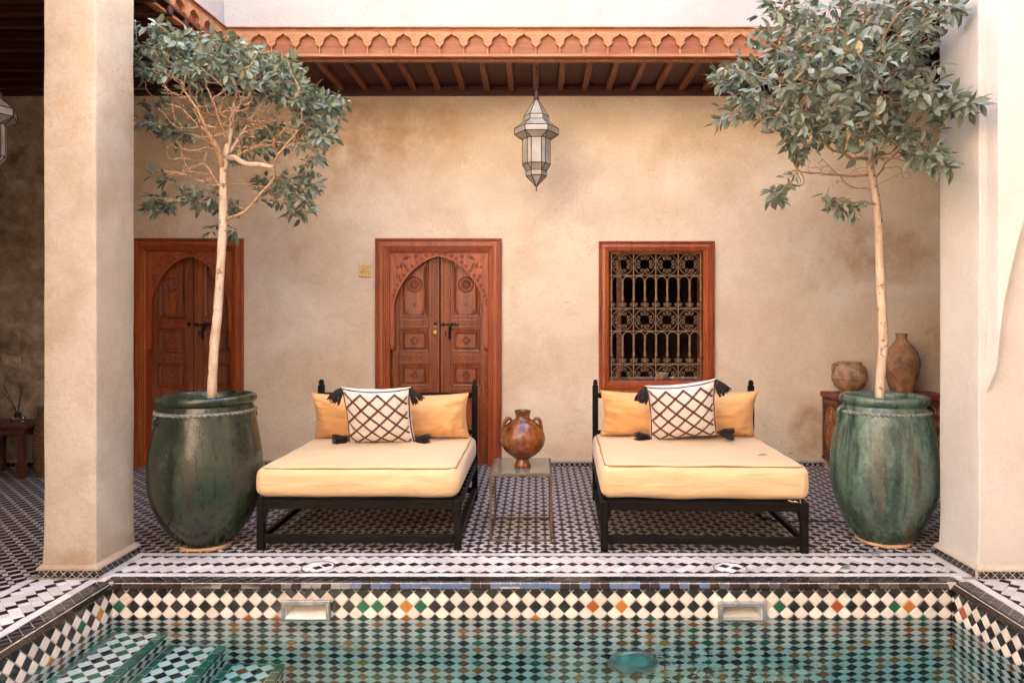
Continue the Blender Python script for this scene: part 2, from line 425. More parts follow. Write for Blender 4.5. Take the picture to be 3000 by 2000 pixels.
class G:
    """collects faces of one mesh"""

    def __init__(s):
        s.V, s.F, s.M = [], [], []

    def add(s, V, Fc, mat=None, mi=0):
        o = len(s.V)
        if mat is not None:
            V = [mat @ Vector(v) for v in V]
        s.V.extend([tuple(v) for v in V])
        s.F.extend([tuple(i + o for i in f) for f in Fc])
        s.M.extend([mi] * len(Fc))
        return s

    def box(s, x0, x1, y0, y1, z0, z1, b=0.004, mat=None, mi=0):
        b = min(b, (x1 - x0) * .4, (y1 - y0) * .4, (z1 - z0) * .4)
        V, idx = [], {}
        for i, (x, sx) in enumerate(((x0, 1), (x1, -1))):
            for j, (y, sy) in enumerate(((y0, 1), (y1, -1))):
                for k, (z, sz) in enumerate(((z0, 1), (z1, -1))):
                    for a in range(3):
                        p = [x, y, z]
                        for c, sg in enumerate((sx, sy, sz)):
                            if c != a:
                                p[c] += sg * b
                        idx[i, j, k, a] = len(V)
                        V.append(p)
        f = []
        q = [(0, 0), (1, 0), (1, 1), (0, 1)]
        for sgn in (0, 1):
            fx = [idx[sgn, a, c, 0] for a, c in q]
            fy = [idx[a, sgn, c, 1] for a, c in q]
            fz = [idx[a, c, sgn, 2] for a, c in q]
            f.append(fx if sgn else fx[::-1])
            f.append(fy[::-1] if sgn else fy)
            f.append(fz if sgn else fz[::-1])
        for i in (0, 1):
            for j in (0, 1):
                a = [idx[i, j, 0, 0], idx[i, j, 0, 1], idx[i, j, 1, 1], idx[i, j, 1, 0]]
                f.append(a if (i ^ j) == 0 else a[::-1])
                a = [idx[i, 0, j, 0], idx[i, 0, j, 2], idx[i, 1, j, 2], idx[i, 1, j, 0]]
                f.append(a[::-1] if (i ^ j) == 0 else a)
                a = [idx[0, i, j, 1], idx[0, i, j, 2], idx[1, i, j, 2], idx[1, i, j, 1]]
                f.append(a if (i ^ j) == 0 else a[::-1])
                for k in (0, 1):
                    a = [idx[i, j, k, 0], idx[i, j, k, 1], idx[i, j, k, 2]]
                    f.append(a[::-1] if (i + j + k) % 2 == 0 else a)
        return s.add(V, f, mat, mi)

    def tube(s, pts, r, n=6, closed=False, flat=1.0, mat=None, mi=0, caps=True):
        pts = [Vector(p) for p in pts]
        m = len(pts)
        if isinstance(r, (int, float)):
            r = [r] * m
        V, f = [], []
        prev = None
        for i, p in enumerate(pts):
            if closed:
                tg = pts[(i + 1) % m] - pts[i - 1]
            else:
                tg = pts[min(i + 1, m - 1)] - pts[max(i - 1, 0)]
            if tg.length < 1e-9:
                tg = Vector((0, 0, 1))
            tg.normalize()
            if prev is None:
                up = Vector((0, 1, 0)) if abs(tg.y) < 0.9 else Vector((1, 0, 0))
                a = tg.cross(up).normalized()
            else:
                a = (prev - tg * prev.dot(tg))
                a = a.normalized() if a.length > 1e-6 else tg.orthogonal().normalized()
            prev = a
            b = tg.cross(a)
            for k in range(n):
                an = 2 * PI * k / n
                V.append(p + a * (math.cos(an) * r[i]) + b * (math.sin(an) * r[i] * flat))
        for i in range(m if closed else m - 1):
            j = (i + 1) % m
            for k in range(n):
                l = (k + 1) % n
                f.append((i * n + k, i * n + l, j * n + l, j * n + k))
        if not closed and caps:
            f.append(tuple(range(n))[::-1])
            f.append(tuple(range((m - 1) * n, m * n)))
        return s.add(V, f, mat, mi)

    def lathe(s, prof, n=48, mat=None, mi=0, wob=0.0, seed=0.0, a0=0.0):
        V, f = [], []
        for (r, z) in prof:
            for k in range(n):
                a = a0 + 2 * PI * k / n
                rr = r
                if wob:
                    rr += r * wob * noise.noise(Vector((math.cos(a) * 1.3 + seed, math.sin(a) * 1.3, z * 2.5)))
                V.append((rr * math.cos(a), rr * math.sin(a), z))
        for i in range(len(prof) - 1):
            for k in range(n):
                l = (k + 1) % n
                f.append((i * n + k, i * n + l, (i + 1) * n + l, (i + 1) * n + k))
        if prof[0][0] > 1e-5:
            f.append(tuple(range(n))[::-1])
        if prof[-1][0] > 1e-5:
            f.append(tuple(range((len(prof) - 1) * n, len(prof) * n)))
        return s.add(V, f, mat, mi)

    def prism(s, poly, y0, y1, mat=None, mi=0):
        """poly in (x,z), ccw seen from -y; extruded from y0 (front) to y1"""
        n = len(poly)
        V = [(x, y0, z) for x, z in poly] + [(x, y1, z) for x, z in poly]
        f = [tuple(range(n)), tuple(range(2 * n - 1, n - 1, -1))]
        for i in range(n):
            j = (i + 1) % n
            f.append((i, i + n, j + n, j))
        return s.add(V, f, mat, mi)

    def ball(s, c, r, n=8, m=6, sc=(1, 1, 1), mat=None, mi=0):
        V, f = [], []
        for i in range(m + 1):
            th = PI * i / m
            for k in range(n):
                a = 2 * PI * k / n
                V.append((c[0] + r * sc[0] * math.sin(th) * math.cos(a), c[1] + r * sc[1] * math.sin(th) * math.sin(a), c[2] - r * sc[2] * math.cos(th)))
        for i in range(m):
            for k in range(n):
                l = (k + 1) % n
                f.append((i * n + k, i * n + l, (i + 1) * n + l, (i + 1) * n + k))
        return s.add(V, f, mat, mi)

    def mesh(s, name, mats, smooth=None):
        me = bpy.data.meshes.new(name)
        me.from_pydata(s.V, [], s.F)
        for m in (mats if isinstance(mats, (list, tuple)) else [mats]):
            me.materials.append(MATS[m])
        if any(s.M):
            me.polygons.foreach_set('material_index', s.M)
        if smooth is not None:
            me.polygons.foreach_set('use_smooth', [True] * len(me.polygons))
            if smooth > 0:
                me.set_sharp_from_angle(angle=rad(smooth))
        me.update()
        return me


def link(name, me, parent=None, matrix=None):
    o = bpy.data.objects.new(name, me)
    COL.objects.link(o)
    if parent is not None:
        o.parent = parent
    if matrix is not None:
        o.matrix_local = matrix
    return o


def part(g, name, mats, parent=None, smooth=None, kind=None, matrix=None):
    o = link(name, g.mesh(name, mats, smooth), parent, matrix)
    if kind:
        o['kind'] = kind
    return o


def tag(o, label, cat, group=None):
    o['label'] = label
    o['category'] = cat
    if group:
        o['group'] = group
    return o


def thing(name, label, cat, loc=(0, 0, 0), rz=0.0, group=None):
    o = bpy.data.objects.new(name, None)
    o.empty_display_size = 0.1
    o.location = loc
    o.rotation_euler = (0, 0, rz)
    COL.objects.link(o)
    return tag(o, label, cat, group)


def struct(name, g, mats, smooth=None):
    o = part(g, name, mats, None, smooth)
    o['kind'] = 'structure'
    return o


def T(x, y, z):
    return Matrix.Translation((x, y, z))


def wall_holes(g, x0, x1, z0, z1, holes, y, thick, mat=None, mi=0, nx=0.0):
    """wall facing -y with rectangular holes (hx0,hx1,hz0,hz1)"""
    xs = sorted({x0, x1, *[h[0] for h in holes], *[h[1] for h in holes]})
    zs = sorted({z0, z1, *[h[2] for h in holes], *[h[3] for h in holes]})
    for i in range(len(xs) - 1):
        for j in range(len(zs) - 1):
            a, b, c, d = xs[i], xs[i + 1], zs[j], zs[j + 1]
            mx, mz = (a + b) / 2, (c + d) / 2
            if any(h[0] < mx < h[1] and h[2] < mz < h[3] for h in holes):
                continue
            g.add([(a, y, c), (b, y, c), (b, y, d), (a, y, d)], [(0, 1, 2, 3)], mat, mi)
            g.add([(a, y + thick, c), (b, y + thick, c), (b, y + thick, d), (a, y + thick, d)], [(3, 2, 1, 0)], mat, mi)
    for h in holes:
        a, b, c, d = h
        V = [(a, y, c), (b, y, c), (b, y, d), (a, y, d), (a, y + thick, c), (b, y + thick, c), (b, y + thick, d), (a, y + thick, d)]
        g.add(V, [(0, 4, 5, 1), (1, 5, 6, 2), (2, 6, 7, 3), (3, 7, 4, 0)], mat, mi)
    V = [(x0, y, z0), (x1, y, z0), (x1, y, z1), (x0, y, z1), (x0, y + thick, z0), (x1, y + thick, z0), (x1, y + thick, z1), (x0, y + thick, z1)]
    g.add(V, [(1, 5, 4, 0), (2, 6, 5, 1), (3, 7, 6, 2), (0, 4, 7, 3)], mat, mi)


def wobbly_box(g, x0, x1, y0, y1, z0, z1, step=0.06, r=0.02, amp=0.004, flare=0.0, seed=0.0):
    """hand-plastered block: rounded arrises and a slightly uneven face"""
    V, Fc, key = [], [], {}
    dims = (x1 - x0, y1 - y0, z1 - z0)
    n = [max(2, min(60, int(d / step))) for d in dims]

    def axis(lo, hi, k):
        L = hi - lo
        return [lo, lo + r * .5, lo + r] + [lo + r + (L - 2 * r) * i / k for i in range(1, k)] + [hi - r, hi - r * .5, hi]
    A = [axis(x0, x1, n[0]), axis(y0, y1, n[1]), axis(z0, z1, n[2])]

    def vert(i, j, k):
        kk = (i, j, k)
        if kk in key:
            return key[kk]
        p = Vector((A[0][i], A[1][j], A[2][k]))
        q = Vector((min(max(p.x, x0 + r), x1 - r), min(max(p.y, y0 + r), y1 - r), p.z))
        dl = p - q
        if dl.length > 1e-9 and abs(dl.x) > 1e-9 and abs(dl.y) > 1e-9:
            p = q + dl.normalized() * r if max(abs(dl.x), abs(dl.y)) > r * .9 else p
        nn = noise.noise(Vector((p.x * 2.2 + seed, p.y * 2.2, p.z * 1.6))) + 0.5 * noise.noise(Vector((p.x * 7 + seed, p.y * 7, p.z * 6)))
        c = Vector(((x0 + x1) / 2, (y0 + y1) / 2, p.z))
        h = p - c
        h.normalize()
        p = p + h * (nn * amp)
        if flare:
            p = p + h * (flare * math.exp(-(p.z - z0) / 0.10))
        key[kk] = len(V)
        V.append(p)
        return key[kk]
    N = [len(a) - 1 for a in A]
    for i in range(N[0]):
        for k in range(N[2]):
            Fc.append((vert(i, 0, k), vert(i + 1, 0, k), vert(i + 1, 0, k + 1), vert(i, 0, k + 1)))
            Fc.append((vert(i, N[1], k + 1), vert(i + 1, N[1], k + 1), vert(i + 1, N[1], k), vert(i, N[1], k)))
    for j in range(N[1]):
        for k in range(N[2]):
            Fc.append((vert(0, j, k + 1), vert(0, j + 1, k + 1), vert(0, j + 1, k), vert(0, j, k)))
            Fc.append((vert(N[0], j, k), vert(N[0], j + 1, k), vert(N[0], j + 1, k + 1), vert(N[0], j, k + 1)))
    for i in range(N[0]):
        for j in range(N[1]):
            Fc.append((vert(i, j, N[2]), vert(i + 1, j, N[2]), vert(i + 1, j + 1, N[2]), vert(i, j + 1, N[2])))
    g.add(V, Fc)


# ------------------------------------------------------------------ tile mosaics
def clip(poly, x0, x1, y0, y1):
    for ax, lim, sg in ((0, x0, 1), (0, x1, -1), (1, y0, 1), (1, y1, -1)):
        out = []
        n = len(poly)
        for i in range(n):
            p, q = poly[i], poly[(i + 1) % n]
            dp, dq = sg * (p[ax] - lim), sg * (q[ax] - lim)
            if dp >= 0:
                out.append(p)
            if (dp > 1e-9 and dq < -1e-9) or (dp < -1e-9 and dq > 1e-9):
                tt = dp / (dp - dq)
                out.append((p[0] + (q[0] - p[0]) * tt, p[1] + (q[1] - p[1]) * tt))
        poly = out
        if len(poly) < 3:
            return []
    res = []
    for p in poly:
        if not res or math.hypot(p[0] - res[-1][0], p[1] - res[-1][1]) > 1e-5:
            res.append(p)
    if len(res) > 1 and math.hypot(res[0][0] - res[-1][0], res[0][1] - res[-1][1]) < 1e-5:
        res.pop()
    return res if len(res) > 2 else []


def area(p):
    return 0.5 * sum(p[i][0] * p[(i + 1) % len(p)][1] - p[(i + 1) % len(p)][0] * p[i][1] for i in range(len(p)))


def inset(poly, g):
    n = len(poly)
    out = []
    for i in range(n):
        a, b, c = poly[i - 1], poly[i], poly[(i + 1) % n]
        d1 = (b[0] - a[0], b[1] - a[1])
        d2 = (c[0] - b[0], c[1] - b[1])
        l1, l2 = math.hypot(*d1), math.hypot(*d2)
        n1 = (-d1[1] / l1, d1[0] / l1)
        n2 = (-d2[1] / l2, d2[0] / l2)
        k = 1 + n1[0] * n2[0] + n1[1] * n2[1]
        if k < 0.12:
            k = 0.12
        out.append((b[0] + g * (n1[0] + n2[0]) / k, b[1] + g * (n1[1] + n2[1]) / k))
    return out


def tile_vf(poly, gap, h, bev, sides=True):
    a = inset(poly, gap / 2)
    if area(a) < 2e-5:
        return None
    b = inset(a, bev)
    if area(b) < 1e-5:
        b = [((p[0] * .7 + sum(q[0] for q in a) / len(a) * .3), (p[1] * .7 + sum(q[1] for q in a) / len(a) * .3)) for p in a]
    n = len(a)
    V = [(x, y, h - bev * 0.8) for x, y in a] + [(x, y, h) for x, y in b]
    f = [tuple(range(n, 2 * n))] + [(i, (i + 1) % n, n + (i + 1) % n, n + i) for i in range(n)]
    if sides:
        V += [(x, y, -0.002) for x, y in a]
        f += [(2 * n + i, 2 * n + (i + 1) % n, (i + 1) % n, i) for i in range(n)]
    return V, f


MESHCACHE = {}


def basis(O, U, V):
    U, V = Vector(U), Vector(V)
    N = U.cross(V)
    return Matrix(((U.x, V.x, N.x, O[0]), (U.y, V.y, N.y, O[1]), (U.z, V.z, N.z, O[2]), (0, 0, 0, 1)))


def mosaic(parent, pieces, M, limit=300, gap=0.003, h=0.004, bev=0.0015, field='tile_field', jit=1.0, wlevel=None, jag=0.0):
    """pieces: (poly, name, material). The largest in view become parts, the rest one joined part."""
    Nn = (M.to_3x3() @ Vector((0, 0, 1))).normalized()
    info = []
    for poly, nm, mt in pieces:
        ar = area(poly)
        if abs(ar) < 6e-5:
            continue
        if ar < 0:
            poly = poly[::-1]
            ar = -ar
        cu = sum(p[0] for p in poly) / len(poly)
        cv = sum(p[1] for p in poly) / len(poly)
        c = M @ Vector((cu, cv, 0))
        v = Vector((0, 0, EYE)) - c
        px = CX + c.x / max(c.y, .1) * F
        py = CY - (c.z - EYE) / max(c.y, .1) * F
        s = 0
        if c.y > 0.5 and -20 < px < 3020 and -20 < py < 2020:
            s = ar * max(0, Nn.dot(v.normalized())) / v.length ** 2
            if wlevel is not None and c.z < wlevel - 0.02:
                s *= 0.3
        info.append((s, poly, cu, cv, nm, mt))
    by = {}
    for it in info:
        by.setdefault(it[4], []).append(it)
    mats = sorted({it[5] for it in info})
    rest = G()
    nrest = 0
    for nm, lst in by.items():
        lst.sort(key=lambda q: -q[0])
        for i, (s, poly, cu, cv, nm, mt) in enumerate(lst):
            loc = [(x - cu, y - cv) for x, y in poly]
            if jag:
                loc = [(x + RN.uniform(-jag, jag), y + RN.uniform(-jag, jag)) for x, y in loc]
            J = T(cu, cv, RN.uniform(-.0006, .0006) * jit) @ Matrix.Rotation(RN.gauss(0, .010) * jit, 4, 'X') @ Matrix.Rotation(RN.gauss(0, .010) * jit, 4, 'Y') @ Matrix.Rotation(RN.gauss(0, .012) * jit, 4, 'Z')
            if i < limit and s > 0:
                vf = None
                key = (mt, gap, h, tuple((round(x, 3), round(y, 3)) for x, y in loc))
                if key not in MESHCACHE:
                    vf = tile_vf(loc, gap, h, bev)
                    if vf is None:
                        continue
                    MESHCACHE[key] = G().add(*vf).mesh(nm, mt)
                link(nm, MESHCACHE[key], parent, M @ J)
            else:
                vf = tile_vf(loc, gap, h, bev, False)
                if vf is None:
                    continue
                rest.add(vf[0], vf[1], M @ J, mats.index(mt))
                nrest += 1
    if nrest:
        part(rest, field, mats, parent, kind='stuff')


def diamond(cx, cy, r):
    return [(cx - r, cy), (cx, cy - r), (cx + r, cy), (cx, cy + r)]


# ------------------------------------------------------------------ main levels
WALL = 7.83            # back wall
FRZ = 6.84             # front of the frieze
PX0, PX1, PY1 = -2.575, 2.532, 4.375   # pool faces
PY0 = 0.9
WZ = -0.208            # water level
PB = -1.45             # pool bottom
CEIL = 4.07
XL, XR = -6.2, 5.6
TOP = 8.2

# base slab under all tiles (grout) with the pool cut out
g = G()
for (a, b, c, d) in ((XL, XR, PY1 + .012, 8.3), (XL, PX0 - .012, -2.3, PY1 + .012), (PX1 + .012, XR, -2.3, PY1 + .012), (PX0 - .012, PX1 + .012, -2.3, PY0)):
    g.add([(a, c, -.004), (b, c, -.004), (b, d, -.004), (a, d, -.004)], [(0, 1, 2, 3)])
floor = struct('floor', g, 'grout_floor')

A_, B_ = 0.0655, 0.0295
TT = A_ + B_
pieces = []
regions = [(XL, 4.7, 4.936, WALL), (XL, -3.13, 2.6, 4.936), (-1.6, -.51, WALL, 7.98), (-4.24, -3.31, WALL, 7.98)]
s2 = math.sqrt(2)
nmax = 130
for i in range(-60, 150):
    for j in range(-60, 150):
        # rotated square grid; cell (i,j) origin
        cx, cy = (i - j) * TT / s2, (i + j) * TT / s2
        if not (XL - .2 < cx < 4.9 and 2.4 < cy < 8.1):
            continue
        for (p0, p1, q0, q1, nm, mt) in ((0, A_, 0, A_, 'black_tile', 'tile_brown'), (A_, TT, 0, A_, 'white_tile', 'tile_floor'), (0, A_, A_, TT, 'white_tile', 'tile_floor'), (A_, TT, A_, TT, 'small_black_tile', 'tile_brown')):
            poly = [((p - q) / s2 + cx, (p + q) / s2 + cy) for p, q in ((p0, q0), (p1, q0), (p1, q1), (p0, q1))]
            for r in regions:
                pc = clip(poly, *r)
                if pc:
                    pieces.append((pc, nm, mt))
MF = basis((0, 0, 0), (1, 0, 0), (0, 1, 0))
mosaic(floor, pieces, MF, 300, gap=0.0022, bev=0.001, jit=0.7)

# walkway round the pool: long white tiles, black squares, white strips, black edging
walk = struct('walkway', G().add([(-.01, -2.0, -.0045), (.01, -2.0, -.0045), (.01, -1.9, -.0045), (-.01, -1.9, -.0045)], [(0, 1, 2, 3)]), 'grout_floor')
DRAINS = [flr(933, 1661), flr(2139, 1664)]


def band(length0, length1, mapf, shift=0.0, mid=4.705):
    P = 0.08
    q = P / s2
    out = []
    hw = 0.165
    lo, hi = mid - hw, mid + hw
    k0, k1 = int(length0 / P) - 5, int(length1 / P) + 5
    for k in range(k0, k1):
        x = k * P + shift
        for c in (mid, mid + 0.16, mid - 0.16):
            pc = clip(diamond(x, c, P / 2), length0, length1, lo, hi)
            if pc:
                out.append((pc, 'black_tile' if c == mid else 'black_triangle', 'tile_brown'))
        for sg in (1, -1):
            cx, cy = x - 0.08, mid + sg * 0.08
            dl = (-1 / s2, sg / s2)
            dw = (1 / s2, sg / s2)
            L, W_ = 3 * q / 2, q / 2
            # each long tile, sometimes cut in two
            cuts = [(-L, L)] if RN.random() < .7 else [(-L, -L / 3), (-L / 3, L)]
            for a, b in cuts:
                poly = [(cx + dl[0] * u + dw[0] * v, cy + dl[1] * u + dw[1] * v) for u, v in ((a, -W_), (b, -W_), (b, W_), (a, W_))]
                if area(poly) < 0:
                    poly = poly[::-1]
                pc = clip(poly, length0, length1, lo, hi)
                if pc:
                    out.append((pc, 'white_tile', 'tile_walk'))
    for (a, b) in ((mid - .222, lo), (hi, hi + .062)):
        x = length0
        while x < length1 - .01:
            x2 = min(length1, x + RN.uniform(.15, .19))
            sk = 0.02
            out.append(([(x, a), (x2, a), (min(x2 + sk, length1), b), (min(x + sk, length1) if x > length0 else x, b)], 'strip_tile', 'tile_walk'))
            x = x2
    return out


pf = [p for p in band(-2.66, 2.66, None) if not any(math.hypot(sum(q[0] for q in p[0]) / len(p[0]) - D.x, sum(q[1] for q in p[0]) / len(p[0]) - D.y) < .09 for D in DRAINS)]
for sx in (-1, 1):
    y = 4.485
    while y < 4.92:
        y2 = min(4.932, y + .16)
        xs = sorted((sx * 2.663, sx * 2.715))
        pf.append(([(xs[0], y), (xs[1], y), (xs[1], y2), (xs[0], y2)], 'strip_tile', 'tile_walk'))
        y = y2
mosaic(walk, pf, MF, 300, gap=0.002, bev=0.001)
# left and right arms: u runs towards the camera, v runs outwards from the pool

def swap(pcs, fx):
    return [([fx(u, v) for u, v in p], n, m) for p, n, m in pcs]


mosaic(walk, swap(band(2.2, 4.43, None, mid=.335), lambda u, v: (PX0 - v, u)), MF, 200, gap=.002, bev=.001, field='side_tile_field')
mosaic(walk, swap(band(2.2, 4.43, None, mid=.335), lambda u, v: (PX1 + v, u)), MF, 100, gap=.002, bev=.001, field='side_tile_field')

# pool edging course (all black diamonds) and rounded nosing
cop = struct('pool_edging', G().add([(-.01, -1.8, -.0045), (.01, -1.8, -.0045), (.01, -1.7, -.0045), (-.01, -1.7, -.0045)], [(0, 1, 2, 3)]), 'grout')
CW0, CW1 = 0.022, 0.108


def course(a, b):
    P = .082
    out = []
    for m in range(int(a / P) * 2 - 6, int(b / P) * 2 + 6):
        for n in range(-2, 6):
            if (m + n) % 2:
                continue
            pc = clip(diamond(m * P / 2, CW0 + n * P / 2 - .0, P / 2), a, b, CW0, CW1)
            if pc:
                out.append((pc, 'edging_tile', 'tile_black'))
    return out


mosaic(cop, swap(course(PX0 - .06, PX1 + .06), lambda u, v: (u, PY1 + v)), MF, 200, gap=.004, bev=.001)
mosaic(cop, swap(course(2.2, PY1 + .018), lambda u, v: (PX0 - v, u)), MF, 70, gap=.004, bev=.001)
mosaic(cop, swap(course(2.2, PY1 + .018), lambda u, v: (PX1 + v, u)), MF, 30, gap=.004, bev=.001)
# grout bed under the edging, a step above the slab
g = G()
for (a, b, c, d) in ((PX0 - .11, PX1 + .11, PY1 + .013, PY1 + .11), (PX0 - .11, PX0 - .013, 2.2, PY1 + .013), (PX1 + .013, PX1 + .11, 2.2, PY1 + .013)):
    g.add([(a, c, -.0006), (b, c, -.0006), (b, d, -.0006), (a, d, -.0006)], [(0, 1, 2, 3)])
part(g, 'edging_bed', 'grout', cop)


def nosing_mesh(wd, mt):
    r = .034
    gq = G()
    V = []
    n = 5
    prof = [(.022, .003), (.014, .002), (.009, -.001), (-.009, -.024), (-.012, -.028), (-.0125, -.033), (.006, -.033)]
    for x in (-wd / 2, wd / 2):
        for (yy, zz) in prof:
            V.append((x, yy, zz))
    k = len(prof)
    f = [(i, i + 1, k + i + 1, k + i) for i in range(k - 1)] + [tuple(range(k))[::-1], tuple(range(k, 2 * k))]
    return gq.add(V, f).mesh('nosing_tile', mt, 30)


NOS = [nosing_mesh(.0575, 'tile_black'), nosing_mesh(.0575, 'tile_brown')]
x = PX0 + .03
while x < PX1 - .02:
    link('nosing_tile', NOS[1 if RN.random() < .5 else 0], cop, T(x, PY1, RN.uniform(-.001, .001)) @ Matrix.Rotation(RN.gauss(0, .03), 4, 'X') @ Matrix.Rotation(RN.gauss(0, .012), 4, 'Y'))
    x += .0605
for side in (0, 1):
    y = PY1 - .035
    while y > 2.2:
        m = T(PX0 if side == 0 else PX1, y, RN.uniform(-.001, .001)) @ Matrix.Rotation(PI / 2 if side == 0 else -PI / 2, 4, 'Z') @ Matrix.Rotation(RN.gauss(0, .02), 4, 'X')
        link('nosing_tile', NOS[0], cop, m)
        y -= .0605
g = G()   # grout behind the nosing
g.add([(PX0 - .01, PY1 + .006, -.033), (PX1 + .01, PY1 + .006, -.033), (PX1 + .01, PY1 + .006, -.001), (PX0 - .01, PY1 + .006, -.001)], [(0, 1, 2, 3)])
g.add([(PX0 - .01, PY1 + .006, -.001), (PX1 + .01, PY1 + .006, -.001), (PX1 + .01, PY1 + .024, -.001), (PX0 - .01, PY1 + .024, -.001)], [(0, 1, 2, 3)])
for xx, sg in ((PX0, -1), (PX1, 1)):
    g.add([(xx + sg * .006, 1.0, -.033), (xx + sg * .006, PY1, -.033), (xx + sg * .006, PY1, -.001), (xx + sg * .006, 1.0, -.001)], [(0, 1, 2, 3) if sg > 0 else (3, 2, 1, 0)])
    g.add([(xx + sg * .006, 1.0, -.001), (xx + sg * .024, 1.0, -.001), (xx + sg * .024, PY1, -.001), (xx + sg * .006, PY1, -.001)], [(0, 1, 2, 3)])
part(g, 'nosing_bed', 'grout', cop)

# pool basin
SK = []
for (x0, x1, y0, y1) in ((817, 962, 1766, 1832), (2110, 2252, 1771, 1838)):
    a, b = at(x0, y0, PY1 - .06), at(x1, y1, PY1 - .06)
    SK.append((a.x, b.x, b.z, a.z))
g = G()
holes = [(a + .03, b - .03, c + .03, d - .03) for a, b, c, d in SK]
wall_holes(g, PX0, PX1, PB, -.033, holes, PY1 + .001, .25)
g.add([(PX0 - .001, PY0, PB), (PX0 - .001, PY1 + .2, PB), (PX0 - .001, PY1 + .2, -.033), (PX0 - .001, PY0, -.033)], [(3, 2, 1, 0)])
g.add([(PX1 + .001, PY0, PB), (PX1 + .001, PY1 + .2, PB), (PX1 + .001, PY1 + .2, -.033), (PX1 + .001, PY0, -.033)], [(0, 1, 2, 3)])
g.add([(PX0, PY0, PB - .001), (PX1, PY0, PB - .001), (PX1, PY1, PB - .001), (PX0, PY1, PB - .001)], [(0, 1, 2, 3)])
g.add([(PX0, PY0, PB), (PX1, PY0, PB), (PX1, PY0, -.01), (PX0, PY0, -.01)], [(3, 2, 1, 0)])
pool = struct('pool', g, 'grout')
PD = .0872


def pick(z, under):
    r = RN.random()
    if under:
        return ('green_tile', 'tile_green') if r < .13 else ('orange_tile', 'tile_orange') if r < .27 else ('black_tile', 'tile_black')
    return ('green_tile', 'tile_green') if r < .11 else ('orange_tile', 'tile_orange') if r < .2 else ('black_tile', 'tile_black')


def wall_tiles(u0, u1, v0, v1, uo, vo, skip=(), top=True):
    out = []
    h = PD / 2
    for m in range(int((u0 - uo) / h) - 2, int((u1 - uo) / h) + 3):
        for n in range(int((v0 - vo) / h) - 2, int((v1 - vo) / h) + 3):
            if (m + n) % 2:
                continue
            cx, cy = uo + m * h, vo + n * h
            pc = clip(diamond(cx, cy, h), u0, u1, v0, v1)
            if not pc:
                continue
            mx = sum(p[0] for p in pc) / len(pc)
            my = sum(p[1] for p in pc) / len(pc)
            if any(s[0] - .004 < mx < s[1] + .004 and s[2] - .004 < my < s[3] + .004 for s in skip):
                continue
            if n % 2 == 0:
                nm, mt = pick(cy, cy < -.25 and top)
            else:
                nm, mt = ('white_tile', 'tile_cream' if cy > -.25 and top else 'tile_white')
            if top and cy > -.1 and n % 2 == 0:
                nm, mt = 'black_tile', 'tile_black'
            if top and cy > -.045:
                nm, mt = 'black_tile', 'tile_black'
            out.append((pc, nm, mt))
    return out


mosaic(pool, wall_tiles(PX0, PX1, PB, -.033, -1.136, -.140, SK), basis((0, PY1, 0), (1, 0, 0), (0, 0, 1)), 240, gap=.0055, h=.005, bev=.002, wlevel=WZ, jag=.0016, jit=1.6, field='far_tile_field')
mosaic(pool, wall_tiles(1.0, PY1, PB, -.033, PY1 - .035, -.140), basis((PX0, 0, 0), (0, 1, 0), (0, 0, 1)), 60, gap=.0055, h=.005, bev=.002, wlevel=WZ, jag=.0016, jit=1.6, field='left_tile_field')
mosaic(pool, wall_tiles(-PY1, -1.0, PB, -.033, -PY1 + .02, -.140), basis((PX1, 0, 0), (0, -1, 0), (0, 0, 1)), 40, gap=.0055, h=.005, bev=.002, wlevel=WZ, jag=.0016, jit=1.6, field='right_tile_field')
mosaic(pool, wall_tiles(PX0, PX1, 1.0, PY1, 0, 0, top=False), basis((0, 0, PB), (1, 0, 0), (0, 1, 0)), 0, gap=.0055, h=.005, bev=.002, field='bottom_tile_field')
